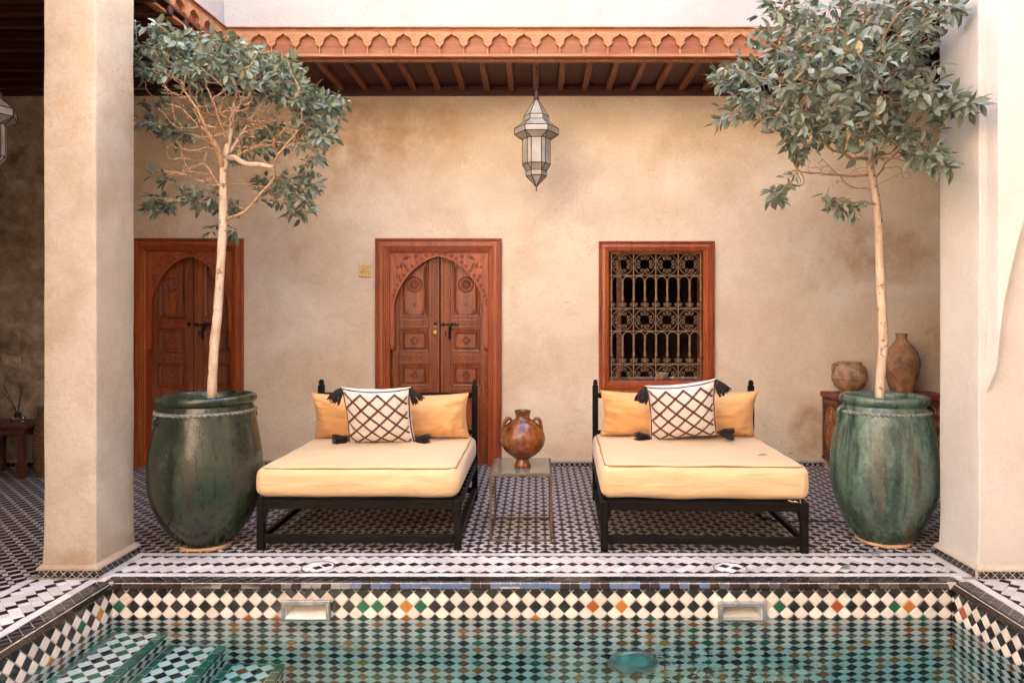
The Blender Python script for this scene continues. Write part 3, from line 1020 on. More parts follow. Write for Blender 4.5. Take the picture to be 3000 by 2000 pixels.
# steps down into the pool
SX = [PX0, -2.225, -1.876, -1.518]
SZ = [-.428, -.622, -.858]
for i in range(3):
    a, b, z = SX[i], SX[i + 1], SZ[i]
    zb = SZ[i + 1] if i < 2 else PB
    st = thing('pool_step', ['top tiled step with green edging under the water at the left pool wall', 'middle tiled step with green edging between two other steps under water', 'lowest tiled step with green edging, farthest from the left pool wall'][i], 'pool step', (0, 0, 0), 0, 'steps down into the pool')
    part(G().box(a - (.0 if i else .001), b - .006, 2.4, PY1 - .006, PB, z - .005, .003), 'step_core', 'grout', st)
    bw = .052
    pcs = []
    y = 2.4
    while y < PY1 - .07:
        y2 = y + .085
        pcs.append(([(b - bw, y), (b, y), (b, y2), (b - bw, y2)], 'edging_tile', 'tile_teal'))
        pcs.append(([(a + .006, y), (a + bw, y), (a + bw, y2), (a + .006, y2)], 'edging_tile', 'tile_teal'))
        y = y2
    yb = y
    x = a + .006
    while x < b - .01:
        x2 = min(b, x + .07)
        pcs.append(([(x, yb), (x2, yb), (x2, PY1 - .006), (x, PY1 - .006)], 'edging_tile', 'tile_teal'))
        x = x2
    h = .0872 / 2
    for m in range(int(a / h) - 3, int(b / h) + 3):
        for n in range(int(2.4 / h) - 2, int(PY1 / h) + 3):
            if (m + n) % 2:
                continue
            pc = clip(diamond(m * h, n * h, h), a + bw, b - bw, 2.4, yb)
            if pc:
                nm, mt = pick(0, True) if n % 2 == 0 else ('white_tile', 'tile_white')
                if n % 2 == 0 and RN.random() < .2:
                    nm, mt = 'green_tile', 'tile_green'
                pcs.append((pc, nm, mt))
    mosaic(st, pcs, basis((0, 0, z - .005), (1, 0, 0), (0, 1, 0)), 120, gap=.005, h=.005, bev=.0015, jag=.0012)
    # riser
    pcs = []
    y = 2.4
    while y < PY1 - .05:
        pcs.append(([(y, z - .055), (y + .085, z - .055), (y + .085, z - .006), (y, z - .006)], 'edging_tile', 'tile_teal'))
        y += .085
    pcs += [(p, n, m) for p, n, m in wall_tiles(2.4, PY1 - .008, zb, z - .057, 3.0, z - .10, top=False)]
    mosaic(st, pcs, basis((b - .006, 0, 0), (0, 1, 0), (0, 0, 1)), 60, gap=.005, h=.005, bev=.0015, jag=.0012, field='riser_tile_field')

# water: one closed body, its sides inside the pool walls
g = G()
g.box(PX0 - .1, PX1 + .1, PY0 - .1, PY1 + .1, PB - .1, WZ, .0001)
struct('water', g, 'water')

for i, s in enumerate(SK):
    a, b, c, d = s
    o = thing('pool_skimmer', ['grey metal framed skimmer opening in the pool wall below the left daybed', 'grey metal framed skimmer opening in the pool wall below the right daybed'][i], 'skimmer', (0, 0, 0), 0, 'skimmer openings in the pool wall')
    g = G()
    y0, y1 = PY1 - .028, PY1 + .0
    fw = .026
    for (p, q, r, t_) in ((a, b, d - fw, d), (a, b, c, c + fw), (a, a + fw, c + fw, d - fw), (b - fw, b, c + fw, d - fw)):
        g.box(p, q, y0, y1, r, t_, .003)
    part(g, 'skimmer_frame', 'skimmer_metal', o)
    g = G()
    A, B, C, D = a + fw, b - fw, c + fw, d - fw
    yb = PY1 + .15
    V = [(A, y0 + .004, C), (B, y0 + .004, C), (B, y0 + .004, D), (A, y0 + .004, D), (A + .02, yb, C + .055), (B - .02, yb, C + .055), (B - .02, yb, D - .01), (A + .02, yb, D - .01)]
    g.add(V, [(0, 1, 5, 4), (1, 2, 6, 5), (2, 3, 7, 6), (3, 0, 4, 7), (4, 5, 6, 7)])
    part(g, 'skimmer_throat', 'skimmer_white', o)

lampc = Vector(((1852 - CX) * PY1 / F, PY1 - .03, WZ - .60))
o = thing('pool_lamp', 'round glass underwater lamp with a metal rim on the far pool wall', 'lamp', lampc)
MR = Matrix.Rotation(rad(90), 4, 'X')
part(G().lathe([(.118, -.03), (.148, -.028), (.150, .0), (.140, .014), (.122, .016), (.118, .004)], 40, MR), 'lamp_rim', 'skimmer_metal', o, 40)
part(G().lathe([(.119, .004), (.10, .022), (.07, .034), (.03, .040), (.001, .041)], 40, MR), 'lamp_lens', 'lamp_glass', o, 60)

for i, D in enumerate(DRAINS):
    o = thing('drain_cover', ['round tiled drain cover set in the walkway in front of the left daybed', 'round tiled drain cover set in the walkway in front of the right daybed'][i], 'drain cover', (D.x, D.y, 0), 0, 'drain covers in the walkway')
    part(G().lathe([(.096, -.003), (.102, .0045), (.108, .0045), (.112, -.003)], 48), 'drain_ring', 'iron_rust', o, 40)
    part(G().lathe([(.0945, -.003), (.0945, .003), (.001, .0035)], 40), 'drain_lid', 'tile_white', o)
    for (u, v) in ((-.03, .03), (.035, -.01)) if i else ((.0, -.02), (.045, .03)):
        vf = tile_vf(diamond(0, 0, .036), .002, .004, .001)
        part(G().add(*vf), 'black_tile', 'tile_brown', o, None, None, T(u, v, .0022))

# ------------------------------------------------------------------ back wall
DOORS = [(-1.0558, 1.0), (-3.772, .876)]
WIN = (1.309, .627, .818, 2.45)
holes = [(cx - .57 * s, cx + .57 * s, 0.0, 2.36) for cx, s in DOORS] + [(WIN[0] - .52, WIN[0] + .52, .84, 2.35)]
g = G()
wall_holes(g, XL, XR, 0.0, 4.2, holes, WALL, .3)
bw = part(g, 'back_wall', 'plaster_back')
tag(bw, 'ochre plaster back wall of the gallery with stains and painted-in shade', 'wall')


def skirting(parent, M, L, hgt=.05, limit=300):
    """black diamonds in pale grout on a vertical strip, u along the wall, v up"""
    P = hgt * 1.08
    pcs = []
    h = P / 2
    for m in range(-1, int(L / h) + 2):
        for n in range(-1, 4):
            if (m + n) % 2:
                continue
            pc = clip(diamond(m * h, n * h, h), 0.002, L - .002, .002, hgt)
            if pc:
                pcs.append((pc, 'skirting_tile', 'tile_black'))
    mosaic(parent, pcs, M, limit, gap=.0045, h=.003, bev=.001, jit=.5, field='skirting_field')


segs = [(XL, DOORS[1][0] - .60), (DOORS[1][0] + .60, DOORS[0][0] - .69), (DOORS[0][0] + .69, 4.7)]
for (a, b) in segs:
    g = G().box(a, b, WALL - .012, WALL - .001, .0, .054, .001)
    part(g, 'skirting_bed', 'grout', bw)
    g = G().box(a, b, WALL - .018, WALL - .001, .0545, .078, .006)
    part(g, 'plaster_ledge', 'plaster_pillar', bw)
    skirting(bw, basis((a, WALL - .0122, .001), (1, 0, 0), (0, 0, 1)), b - a, .052, 150 if a > -1 else 80)


# ------------------------------------------------------------------ doors
def frame_sweep(g, xo, z0, z1, prof, four=False, zb=0.0):
    """prof (inset, y): moulding round an opening of half width xo, from z0 to z1"""
    for i in range(len(prof) - 1):
        (a, ya), (b, yb) = prof[i], prof[i + 1]
        def ring(k, y):
            bot = z0 + (k if four else 0)
            return [(-xo + k, y, bot), (-xo + k, y, z1 - k), (xo - k, y, z1 - k), (xo - k, y, bot)]
        V = ring(a, ya) + ring(b, yb)
        n = 4 if four else 3
        g.add(V, [(j, (j + 1) % 4, 4 + (j + 1) % 4, 4 + j) for j in range(n)])


def rope(g, pts, step=.022, w=.009, ln=.017, y=-.038, ang=50):
    for k in range(len(pts) - 1):
        a, b = Vector(pts[k]), Vector(pts[k + 1])
        L = (b - a).length
        d = (b - a).normalized()
        th = math.atan2(d.z, d.x)
        n = int(L / step)
        for i in range(n):
            c = a + d * (L * (i + .5) / n)
            m = T(c.x, y, c.z) @ Matrix.Rotation(-(th + rad(ang)), 4, 'Y')
            g.ball((0, 0, 0), 1, 6, 4, (ln * .75, .007, w * .62), m)


def arc_pts(cx, cz, r, a0, a1, n, y=0):
    return [(cx + r * math.cos(a0 + (a1 - a0) * i / n), y, cz + r * math.sin(a0 + (a1 - a0) * i / n)) for i in range(n + 1)]


def petal(g, cx, cz, ang, r0, r1, wd, y, hgt=.005):
    """raised leaf-shaped petal"""
    ca, sa = math.cos(ang), math.sin(ang)
    def P(r, t):
        return (cx + ca * r - sa * t, cz + sa * r + ca * t)
    rm = (r0 + r1) / 2
    a, b, c, d = P(r0, 0), P(rm, -wd / 2), P(r1, 0), P(rm, wd / 2)
    m = P(rm, 0)
    hgt *= 1.3
    V = [(a[0], y, a[1]), (b[0], y, b[1]), (c[0], y, c[1]), (d[0], y, d[1]), (m[0], y - hgt, m[1])]
    g.add(V, [(0, 1, 4), (1, 2, 4), (2, 3, 4), (3, 0, 4)])


def flower(g, cx, cz, r, y, n=6):
    for k in range(n):
        petal(g, cx, cz, 2 * PI * k / n + .3, r * .2, r, r * .55, y)
    g.ball((cx, y, cz), r * .18, 6, 4, (1, .5, 1))


def xband(g, x0, x1, z0, z1, y, vertical=True, step=None):
    """strip of carved crosses between two fillets"""
    w_ = (x1 - x0) if vertical else (z1 - z0)
    L = (z1 - z0) if vertical else (x1 - x0)
    step = step or w_ * 1.1
    n = max(1, int(L / step))
    st = L / n
    r = .0034
    for i in range(n):
        a = i * st
        for (p, q) in (((0, a), (w_, a + st)), ((w_, a), (0, a + st))):
            if vertical:
                pts = [(x0 + p[0], y, z0 + p[1]), (x0 + q[0], y, z0 + q[1])]
            else:
                pts = [(x0 + p[1], y, z0 + p[0]), (x0 + q[1], y, z0 + q[0])]
            g.tube(pts, r, 4, caps=False)
    if vertical:
        for xx in (x0 - .003, x1 + .003):
            g.tube([(xx, y, z0), (xx, y, z1)], .0025, 4)
    else:
        for zz in (z0 - .003, z1 + .003):
            g.tube([(x0, y, zz), (x1, y, zz)], .0025, 4)


FPROF = [(0, .0), (0, -.036), (.004, -.044), (.026, -.044), (.030, -.026), (.036, -.026), (.040, -.038), (.050, -.040), (.054, -.048), (.086, -.048), (.090, -.030), (.096, -.030), (.100, -.036), (.108, -.034), (.111, -.018), (.116, -.018), (.120, -.024), (.128, -.022), (.131, -.004), (.136, -.004), (.140, -.008), (.150, -.004), (.150, .165)]


def arch_z(x, hw, spring, apex, e=1.65):
    u = min(1.0, abs(x) / hw)
    return spring + (apex - spring) * (1 - u ** e) ** (1 / e)


def make_door(cx, s, label, padlock):
    d = thing('door', label, 'door', (cx, WALL, 0), 0, 'carved double doors in the back wall')
    xo, top = .685 * s, 2.48
    prof = [(a * s, y) for a, y in FPROF]
    g = G()
    frame_sweep(g, xo, 0, top, prof)
    fr = part(g, 'door_frame', 'wood_frame', d)
    g = G()
    k = .015 * s
    rope(g, [(-xo + k, 0, 0), (-xo + k, 0, top - k), (xo - k, 0, top - k), (xo - k, 0, 0)], y=-.046)
    part(g, 'rope_moulding', 'wood_carved', fr, 0)
    # arched board
    xi, zi = xo - prof[-1][0] - .001, top - prof[-1][0] - .001
    hw, spring, apex, cb = .486 * s, 1.74, 2.285, 1.262
    g = G()
    n = 40
    outer, inner = [], []
    y0, y1 = .018, .055
    xs = [-hw + 2 * hw * i / n for i in range(n + 1)]
    xs = [hw * math.sin(PI / 2 * (x / hw)) for x in xs]
    for i in range(n):
        a, b = xs[i], xs[i + 1]
        za, zb_ = arch_z(a, hw, spring, apex), arch_z(b, hw, spring, apex)
        V = [(a, y0, za), (b, y0, zb_), (b, y0, zi), (a, y0, zi), (a, y1, za), (b, y1, zb_)]
        g.add(V, [(0, 1, 2, 3), (0, 4, 5, 1)])
    for sg in (-1, 1):
        a, b = sorted((sg * hw, sg * xi))
        g.box(a, b, y0, y1, cb + .05, zi, .002)
    ab = part(g, 'arch_board', 'wood_frame', d)
    g = G()
    for sg in (-1, 1):   # corbel ends
        m = T(sg * (hw + (xi - hw) * .55), (y0 + y1) / 2, cb + .03)
        g.ball((0, 0, 0), 1, 10, 8, ((xi - hw) * .62, .02, .034), m)
        g.box(min(sg * hw, sg * xi), max(sg * hw, sg * xi), y0 - .004, y1, cb + .052, cb + .066, .003)
    part(g, 'corbel', 'wood_frame', ab, 40)
    # carved relief on the board
    g = G()
    yy = y0 - .001
    for off, rr in ((.018, .016), (.040, .014)):
        m = 27
        for i in range(m):
            t_ = -0.96 + 1.92 * i / (m - 1)
            x = hw * math.sin(PI / 2 * t_)
            z = arch_z(x, hw, spring, apex)
            e = 1e-3
            tx, tz = (2 * e, arch_z(x + e, hw, spring, apex) - arch_z(x - e, hw, spring, apex))
            l = math.hypot(tx, tz)
            nx_, nz_ = -tz / l, tx / l
            cxx, czz = x + nx_ * off, z + nz_ * off
            if abs(cxx) > xi - .012:
                continue
            th = math.atan2(nz_, nx_)
            g.tube(arc_pts(cxx, czz, rr, th - 1.5, th + 1.5, 6, yy), .0045, 4, caps=False)
    for sg in (-1, 1):
        for (fx, fz, r) in ((.25, 2.285, .028), (.15, 2.300, .016), (.445, 2.07, .028), (.455, 2.17, .018)):
            if fx * s < xi - r:
                flower(g, sg * fx * s, fz, r * s, yy)
        for (fx, fz, an, ln) in ((.40, 2.24, 2.4, .10), (.39, 2.26, 2.9, .09), (.42, 2.23, -1.75, .09), (.40, 2.23, -2.2, .10)):
            an = an if sg > 0 else PI - an
            petal(g, sg * fx * s, fz, an, .0, ln * s, .03 * s, yy, .006)
        g.tube([(sg * .335 * s, yy, 2.12), (sg * (xi - .01), yy, zi - .01)], .0025, 4)
    part(g, 'carving', 'wood_carved', ab)
    # two leaves
    xl = xi + .0005
    for sg in (-1, 1):
        lo = .006
        lf_g = G()
        def bx(a, b, z0, z1, ya, yb, bev=.004):
            p, q = sorted((sg * a * s, sg * b * s))
            lf_g.box(p, q, ya, yb, z0, z1, bev)
        XI = xl / s
        bx(lo, XI, .012, 2.33, .128, .15)
        bx(lo, .112, .012, 2.32, .105, .130)              # meeting stile
        bx(.452, XI, .012, 2.32, .105, .130)              # hinge stile
        for (z0, z1) in ((.012, .085), (.755, .85), (1.122, 1.228), (1.508, 1.608)):
            bx(.113, .451, z0, z1, .107, .130)
        lf = part(lf_g, 'door_leaf', 'wood_door', d)
        for (z0, z1, big) in ((.10, .74, 0), (.865, 1.106, 0), (1.244, 1.492, 0), (1.624, 2.30, 1)):
            p, q = sorted((sg * .128 * s, sg * .44 * s))
            gp = G()
            # bevelled raised field
            V = [(p, .127, z0), (q, .127, z0), (q, .127, z1), (p, .127, z1)]
            i1 = .022
            V += [(p + .006, .113, z0 + .006), (q - .006, .113, z0 + .006), (q - .006, .113, z1 - .006), (p + .006, .113, z1 - .006)]
            V += [(p + i1, .118, z0 + i1), (q - i1, .118, z0 + i1), (q - i1, .118, z1 - i1), (p + i1, .118, z1 - i1)]
            V += [(p + i1 + .006, .112, z0 + i1 + .006), (q - i1 - .006, .112, z0 + i1 + .006), (q - i1 - .006, .112, z1 - i1 - .006), (p + i1 + .006, .112, z1 - i1 - .006)]
            gp.add(V, [(j, (j + 1) % 4, 4 + (j + 1) % 4, 4 + j) for j in range(4)] + [(4 + j, 4 + (j + 1) % 4, 8 + (j + 1) % 4, 8 + j) for j in range(4)] + [(8 + j, 8 + (j + 1) % 4, 12 + (j + 1) % 4, 12 + j) for j in range(4)] + [(12, 13, 14, 15)])
            part(gp, 'panel', 'wood_door', lf)
            gc = G()
            yc = .1115
            mx, mz = (p + q) / 2, (z0 + z1) / 2
            if big:
                cz = 1.985
                gc.tube(arc_pts(mx, cz, .086 * s, 0, 2 * PI, 28, yc)[:-1], .0055, 4, True)
                gc.tube(arc_pts(mx, cz, .074 * s, 0, 2 * PI, 28, yc)[:-1], .004, 4, True)
                for k_ in range(12):
                    petal(gc, mx, cz, 2 * PI * k_ / 12, .008, .070 * s, .026 * s, yc, .006)
                for sx in (-1, 1):
                    c0 = mx + sx * (q - p) * .36
                    gc.tube(arc_pts(c0, z0 + .032, .06 * s, PI * (.5 if sx > 0 else 0), PI * (1 if sx > 0 else .5), 8, yc), .003, 4)
                    for k_ in range(4):
                        an = PI * ((.5 if sx > 0 else 0) + .125 * k_ + .06)
                        petal(gc, c0, z0 + .032, an, .006, .052 * s, .016 * s, yc, .005)
                flower(gc, mx, z0 + .14, .022, yc, 4)
                z0c, z1c = z0 + .03, 2.2
            else:
                for k_ in range(4):
                    an = PI / 2 * k_
                    petal(gc, mx, mz, an, .01, .048 * s, .026, yc, .006)
                    for j_ in (-1, 1):
                        ex, ez = mx + math.cos(an) * .05 * s, mz + math.sin(an) * .05 * s
                        petal(gc, ex, ez, an + j_ * 2.36, .0, .036 * s, .014, yc, .004)
                        petal(gc, mx, mz, an + PI / 4 + j_ * .25, .012, .045 * s, .012, yc, .004)
                gc.tube([(mx - .075 * s, yc, mz), (mx, yc, mz - .078), (mx + .075 * s, yc, mz), (mx, yc, mz + .078)], .0025, 4, True)
                z0c, z1c = z0 + .03, z1 - .03
            pi, qi = p + .034, q - .034
            if not big:
                xband(gc, pi, qi, z0c + .002, z0c + .016, yc, False)
                xband(gc, pi, qi, z1c - .016, z1c - .002, yc, False)
            xband(gc, pi, pi + .014, z0c + .02, z1c - .02, yc, True)
            xband(gc, qi - .014, qi, z0c + .02, z1c - .02, yc, True)
            part(gc, 'panel_carving', 'wood_carved', lf)
        gc = G()
        p, q = sorted((sg * .035 * s, sg * .09 * s))
        xband(gc, p, q, .1, 2.25, .1045)
        p, q = sorted((sg * .463 * s, sg * (XI - .012) * s))
        xband(gc, p, q, .1, 1.22, .1045)
        for (z0, z1) in ((.768, .838), (1.14, 1.212), (1.526, 1.592)):
            p, q = sorted((sg * .125 * s, sg * .44 * s))
            xband(gc, p, q, z0 + .012, z1 - .012, .1065, False, .055)
        part(gc, 'stile_carving', 'wood_carved', lf)
    # dark space behind the gap
    part(G().box(-.55 * s, .55 * s, .17, .2, .01, 2.35, .002), 'backing_board', 'wood_ceiling', d)
    part(G().box(-.56 * s, .56 * s, .10, .17, -.001, .011, .002), 'door_sill', 'wood_door', d)
    # iron bolt
    g = G()
    g.tube([(.012, .094, 1.545), (.205, .094, 1.545)], .0095, 8)
    for xx in (.035, .13, .165):
        g.box(xx - .01, xx + .01, .086, .106, 1.527, 1.565, .002)
    g.box(.095, .125, .09, .106, 1.47, 1.53, .003)
    g.tube([(.11, .088, 1.52), (.105, .08, 1.46), (.108, .085, 1.405)], [.011, .013, .009], 8)
    g.ball((.108, .085, 1.40), .016, 8, 6)
    g.box(.055, .068, .098, .106, 1.42, 1.475, .002)
    part(g, 'door_bolt', 'iron', d, 40)
    g = G()
    g.box(-.068, -.03, .094, .106, 1.54, 1.568, .002)
    g.box(-.035, -.028, .08, .106, 1.53, 1.572, .001)
    part(g, 'bolt_staple', 'iron', d)
    if padlock:
        g = G()
        g.tube(arc_pts(-.05, 1.515, .017, -.6, PI + .2, 10, .085), .004, 6)
        m = T(-.052, .085, 1.462) @ Matrix.Rotation(.3, 4, 'Y')
        g.box(-.024, .024, -.011, .011, -.025, .025, .007, m)
        part(g, 'padlock', 'brass', d, 40)
    return d


make_door(*DOORS[0], 'carved reddish wood double door with open padlock behind the left daybed', True)
make_door(*DOORS[1], 'carved dark wood double door behind the dark green jar and the pillar', False)

# small plaque beside the middle door
c = at(1069.5, 794, WALL)
o = thing('wall_plaque', 'small square ochre plaque with raised script left of the middle door', 'plaque', (c.x, WALL, c.z))
part(G().box(-.067, .067, -.012, 0, -.067, .067, .004), 'plaque_plate', 'plaque', o)
g = G()
frame_sweep(g, .062, -.062, .062, [(0, -.0121), (0, -.016), (.006, -.016), (.007, -.0121)], True)
part(g, 'plaque_border', 'plaque', o)
g = G()   # three joined letters with dots, right to left
st = [[(.043, .012), (.046, .004), (.040, -.006), (.028, -.008), (.020, -.006), (.016, .004), (.021, .010), (.026, .004), (.018, -.006), (.004, -.008)],
      [(.004, -.008), (-.004, -.006), (-.006, .004), (-.008, -.006), (-.018, -.014), (-.030, -.010)],
      [(-.020, .028), (-.021, .006), (-.022, -.010), (-.032, -.022), (-.046, -.016), (-.046, -.002)]]
for s_ in st:
    g.tube([(x, -.0128, z) for x, z in s_], .0028, 5)
for (x, z) in ((.022, .024), (.002, .016), (-.004, .017)):
    g.ball((x, -.0125, z), .0034, 6, 4)
part(g, 'plaque_script', 'plaque_line', o)

# ------------------------------------------------------------------ window with iron grille
o = thing('window', 'wood framed window with scrolled iron grille behind the right daybed', 'window', (WIN[0], WALL, 0))
WIN_O = o
xo = WIN[1]
WPROF = [(0, 0), (0, -.032), (.004, -.040), (.022, -.040), (.026, -.022), (.032, -.022), (.036, -.036), (.066, -.042), (.072, -.024), (.078, -.024), (.082, -.030), (.090, -.028), (.094, -.012), (.099, -.012), (.103, -.016), (.116, -.006), (.116, .30)]
g = G()
frame_sweep(g, xo, WIN[2], WIN[3], WPROF, True)
fr = part(g, 'window_frame', 'wood_frame', o)
g = G()
k = .013
rope(g, [(-xo + k, 0, WIN[2] + k), (-xo + k, 0, WIN[3] - k), (xo - k, 0, WIN[3] - k), (xo - k, 0, WIN[2] + k)], y=-.042)
part(g, 'rope_moulding', 'wood_carved', fr, 0)
part(G().box(-.40, -.345, .31, .33, .86, 2.34, .004), 'shutter', 'chest_red', o)
VX = [-.485, -.243, 0.0, .245, .491]
ZR = [2.323, 2.081, 1.716, 1.476, 1.108, .865]
gy = .035
g = G()
for x in (VX[0], VX[-1]):
    g.box(x - .005, x + .005, gy - .005, gy + .005, ZR[-1], ZR[0], .001)
for z in (ZR[0], ZR[-1]):
    g.box(VX[0] - .006, VX[-1] + .006, gy - .0052, gy + .0052, z - .005, z + .005, .001)
gr = part(g, 'iron_grille', 'grille_iron', o)
bar_h = G().box(VX[0] - .02, VX[-1] + .02, -.005, .005, -.005, .005, .001).mesh('cross_bar', 'grille_iron')
for z in ZR[1:-1]:
    link('cross_bar', bar_h, gr, T(0, gy - .0004, z))
for x in VX[1:-1]:
    part(G().box(-.005, .005, -.0046, .0046, ZR[-1], ZR[0], .001), 'upright_bar', 'grille_iron', gr, None, None, T(x, gy, 0))


def spiral(cx, cz, r0, r1, a0, turns, n=18):
    return [(cx + (r0 + (r1 - r0) * i / n) * math.cos(a0 + turns * i / n), 0, cz + (r0 + (r1 - r0) * i / n) * math.sin(a0 + turns * i / n)) for i in range(n + 1)]


def curl(c, r0, r1, a0, turns, n=22):
    out = []
    for i in range(n + 1):
        t_ = i / n
        r = r1 + (r0 - r1) * (1 - t_) ** 1.7
        out.append((c[0] + r * math.cos(a0 + turns * t_), 0, c[1] + r * math.sin(a0 + turns * t_)))
    return out


def cscroll():
    # a quarter of the ring, both ends rolled inwards
    Rr, rc, rs = .1135, .0765, .037
    a1, a2 = rad(22), rad(68)
    k1 = (rc * math.cos(a1), rc * math.sin(a1))
    k2 = (rc * math.cos(a2), rc * math.sin(a2))
    s1 = curl(k1, rs, .004, a1, -2 * PI * 1.55)[::-1]
    s2_ = curl(k2, rs, .004, a2, 2 * PI * 1.55)
    return s1[:-1] + arc_pts(0, 0, Rr, a1, a2, 8) + s2_[1:]


sc_me = G().tube(cscroll(), .0036, 5).mesh('scroll', 'grille_iron', 50)
col_x = [VX[0] + (VX[-1] - VX[0]) * i / 8 for i in range(9)]
for (zt, zb) in ((ZR[0], ZR[1]), (ZR[2], ZR[3]), (ZR[4], ZR[5])):
    for i in range(4):
        cx, cz = (VX[i] + VX[i + 1]) / 2, (zt + zb) / 2
        for k in range(4):
            link('scroll', sc_me, gr, T(cx, gy - .001 + RN.uniform(-.001, .001), cz) @ Matrix.Rotation(-PI / 2 * k, 4, 'Y') @ Matrix.Rotation(RN.gauss(0, .03), 4, 'Y'))
cw = (VX[-1] - VX[0]) / 8
# rolled-end "lyre" scrolls above the cross bars
lp = []
rs = .019
c1, c2 = (-cw / 2 + .006 + rs, .045), (cw / 2 - .006 - rs, .045)
lp = spiral(c1[0], c1[1], rs, .004, PI, -2 * PI * 1.3)[::-1]
lp += [(-cw / 2 + .008, 0, .03), (-cw / 4, 0, .010), (0, 0, .006), (cw / 4, 0, .010), (cw / 2 - .008, 0, .03)]
lp += spiral(c2[0], c2[1], rs, .004, 0, 2 * PI * 1.3)
lyre = G().tube(lp, .0036, 5).mesh('lyre_scroll', 'grille_iron', 50)
ra = cw / 2 - .004
arch = G().tube([(-ra, 0, -.10 + .03)] + arc_pts(0, -.065, ra, PI, 0, 12) + [(ra, 0, -.07)], .0048, 5).mesh('grille_arch', 'grille_iron', 50)
colm = G()
for dx_ in (-.0065, 0, .0065):
    colm.box(dx_ - .003, dx_ + .003, -.005, .005, -.245, -.065, .001)
for zz in (-.068, -.245):
    colm.box(-.012, .012, -.009, .009, zz - .009, zz + .009, .002)
for sg in (-1, 1):
    colm.tube([(x * sg, 0, z - .256) for x, _, z in spiral(.011, -.006, .010, .003, PI * .8, 2 * PI * 1.1, 12)], .0032, 5)
colm = colm.mesh('grille_column', 'grille_iron', 40)
barm = G().box(-.0042, .0042, -.004, .004, 0, .12, .001).mesh('short_bar', 'grille_iron')
for (zt, zb) in ((ZR[1], ZR[2]), (ZR[3], ZR[4])):
    for i in range(8):
        cx = (col_x[i] + col_x[i + 1]) / 2
        link('grille_arch', arch, gr, T(cx, gy, zt - .002))
        link('lyre_scroll', lyre, gr, T(cx, gy - .001, zb + .004))
    for i in range(9):
        link('grille_column', colm, gr, T(col_x[i], gy - .0012, zt - .002))
        if i % 2:
            link('short_bar', barm, gr, T(col_x[i], gy, zb))
g = G()   # collars where scrolls meet the bars
for (zt, zb) in ((ZR[0], ZR[1]), (ZR[2], ZR[3]), (ZR[4], ZR[5])):
    for x in VX:
        for f_ in (.33, .67):
            zz = zb + (zt - zb) * f_
            g.box(x - .009, x + .009, gy - .008, gy + .008, zz - .007, zz + .007, .002)
    for i in range(4):
        for f_ in (.35, .65):
            xx = VX[i] + (VX[i + 1] - VX[i]) * f_
            for zz in (zt, zb):
                g.box(xx - .007, xx + .007, gy - .008, gy + .008, zz - .008, zz + .008, .002)
part(g, 'collar_set', 'grille_iron', gr)
# dim room behind the window
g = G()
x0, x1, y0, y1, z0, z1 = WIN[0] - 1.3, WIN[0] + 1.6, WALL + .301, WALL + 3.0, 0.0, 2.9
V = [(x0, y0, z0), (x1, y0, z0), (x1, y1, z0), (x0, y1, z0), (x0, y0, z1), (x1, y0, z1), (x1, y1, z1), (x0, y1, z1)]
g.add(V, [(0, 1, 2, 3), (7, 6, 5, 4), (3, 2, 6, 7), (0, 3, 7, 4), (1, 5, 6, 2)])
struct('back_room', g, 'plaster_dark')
o = thing('sofa', 'pale covered sofa seen through the window grille', 'sofa', (WIN[0] + .2, WALL + .75, 0))
gm = G()
gm.box(-.8, .7, -.28, .3, 0.2, .90, .07)
part(gm, 'sofa_back', 'linen', o, 40)
part(G().box(-.8, .7, .3, .9, .0, .42, .06), 'sofa_seat', 'linen', o, 40)
o = thing('bowl', 'small pale bowl standing behind the window grille', 'bowl', (WIN[0] + .17, WALL + .62, .901))
part(G().lathe([(.03, 0), (.05, .01), (.075, .05), (.08, .075), (.074, .075), (.04, .02), (.001, .012)], 24), 'bowl_body', 'switch', o, 50)

# ------------------------------------------------------------------ ceilings, frieze, upper walls
g = G().box(-2.92, 2.92, FRZ + .012, WALL, CEIL + .07, CEIL + .09, .001)
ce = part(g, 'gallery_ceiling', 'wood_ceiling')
tag(ce, 'dark red plank ceiling with rafters over the back gallery', 'ceiling')
rm = G()
rm.box(-.030, .030, 0, WALL - FRZ - .07, -.07, .001, .006)
for dx_ in (-.012, .012):
    rm.box(dx_ - .002, dx_ + .002, .004, WALL - FRZ - .075, -.0735, -.069, .001)
rm = rm.mesh('rafter', 'wood_rafter')
for i in range(23):
    x = -2.888 + .2625 * i
    link('rafter', rm, ce, T(x, FRZ + .06, CEIL + .07))
pk = [G().box(-.098, .098, 0, WALL - FRZ - .01, -.012, -.0005, .003).mesh('ceiling_plank', 'wood_ceiling') for _ in range(1)][0]
for i in range(22):
    link('ceiling_plank', pk, ce, T(-2.757 + .2625 * i, FRZ + .01, CEIL + .069))
g = G()
g.box(-2.92, 2.92, WALL - .05, WALL - .002, CEIL - .045, CEIL + .012, .004)
g.box(-2.92, 2.92, WALL - .03, WALL - .003, CEIL + .0125, CEIL + .069, .002)
part(g, 'wall_plate', 'wood_ceiling', ce)
part(G().box(-2.93, 2.93, FRZ + .014, FRZ + .055, CEIL - .02, CEIL + .071, .004), 'edge_beam', 'wood_rafter', ce)

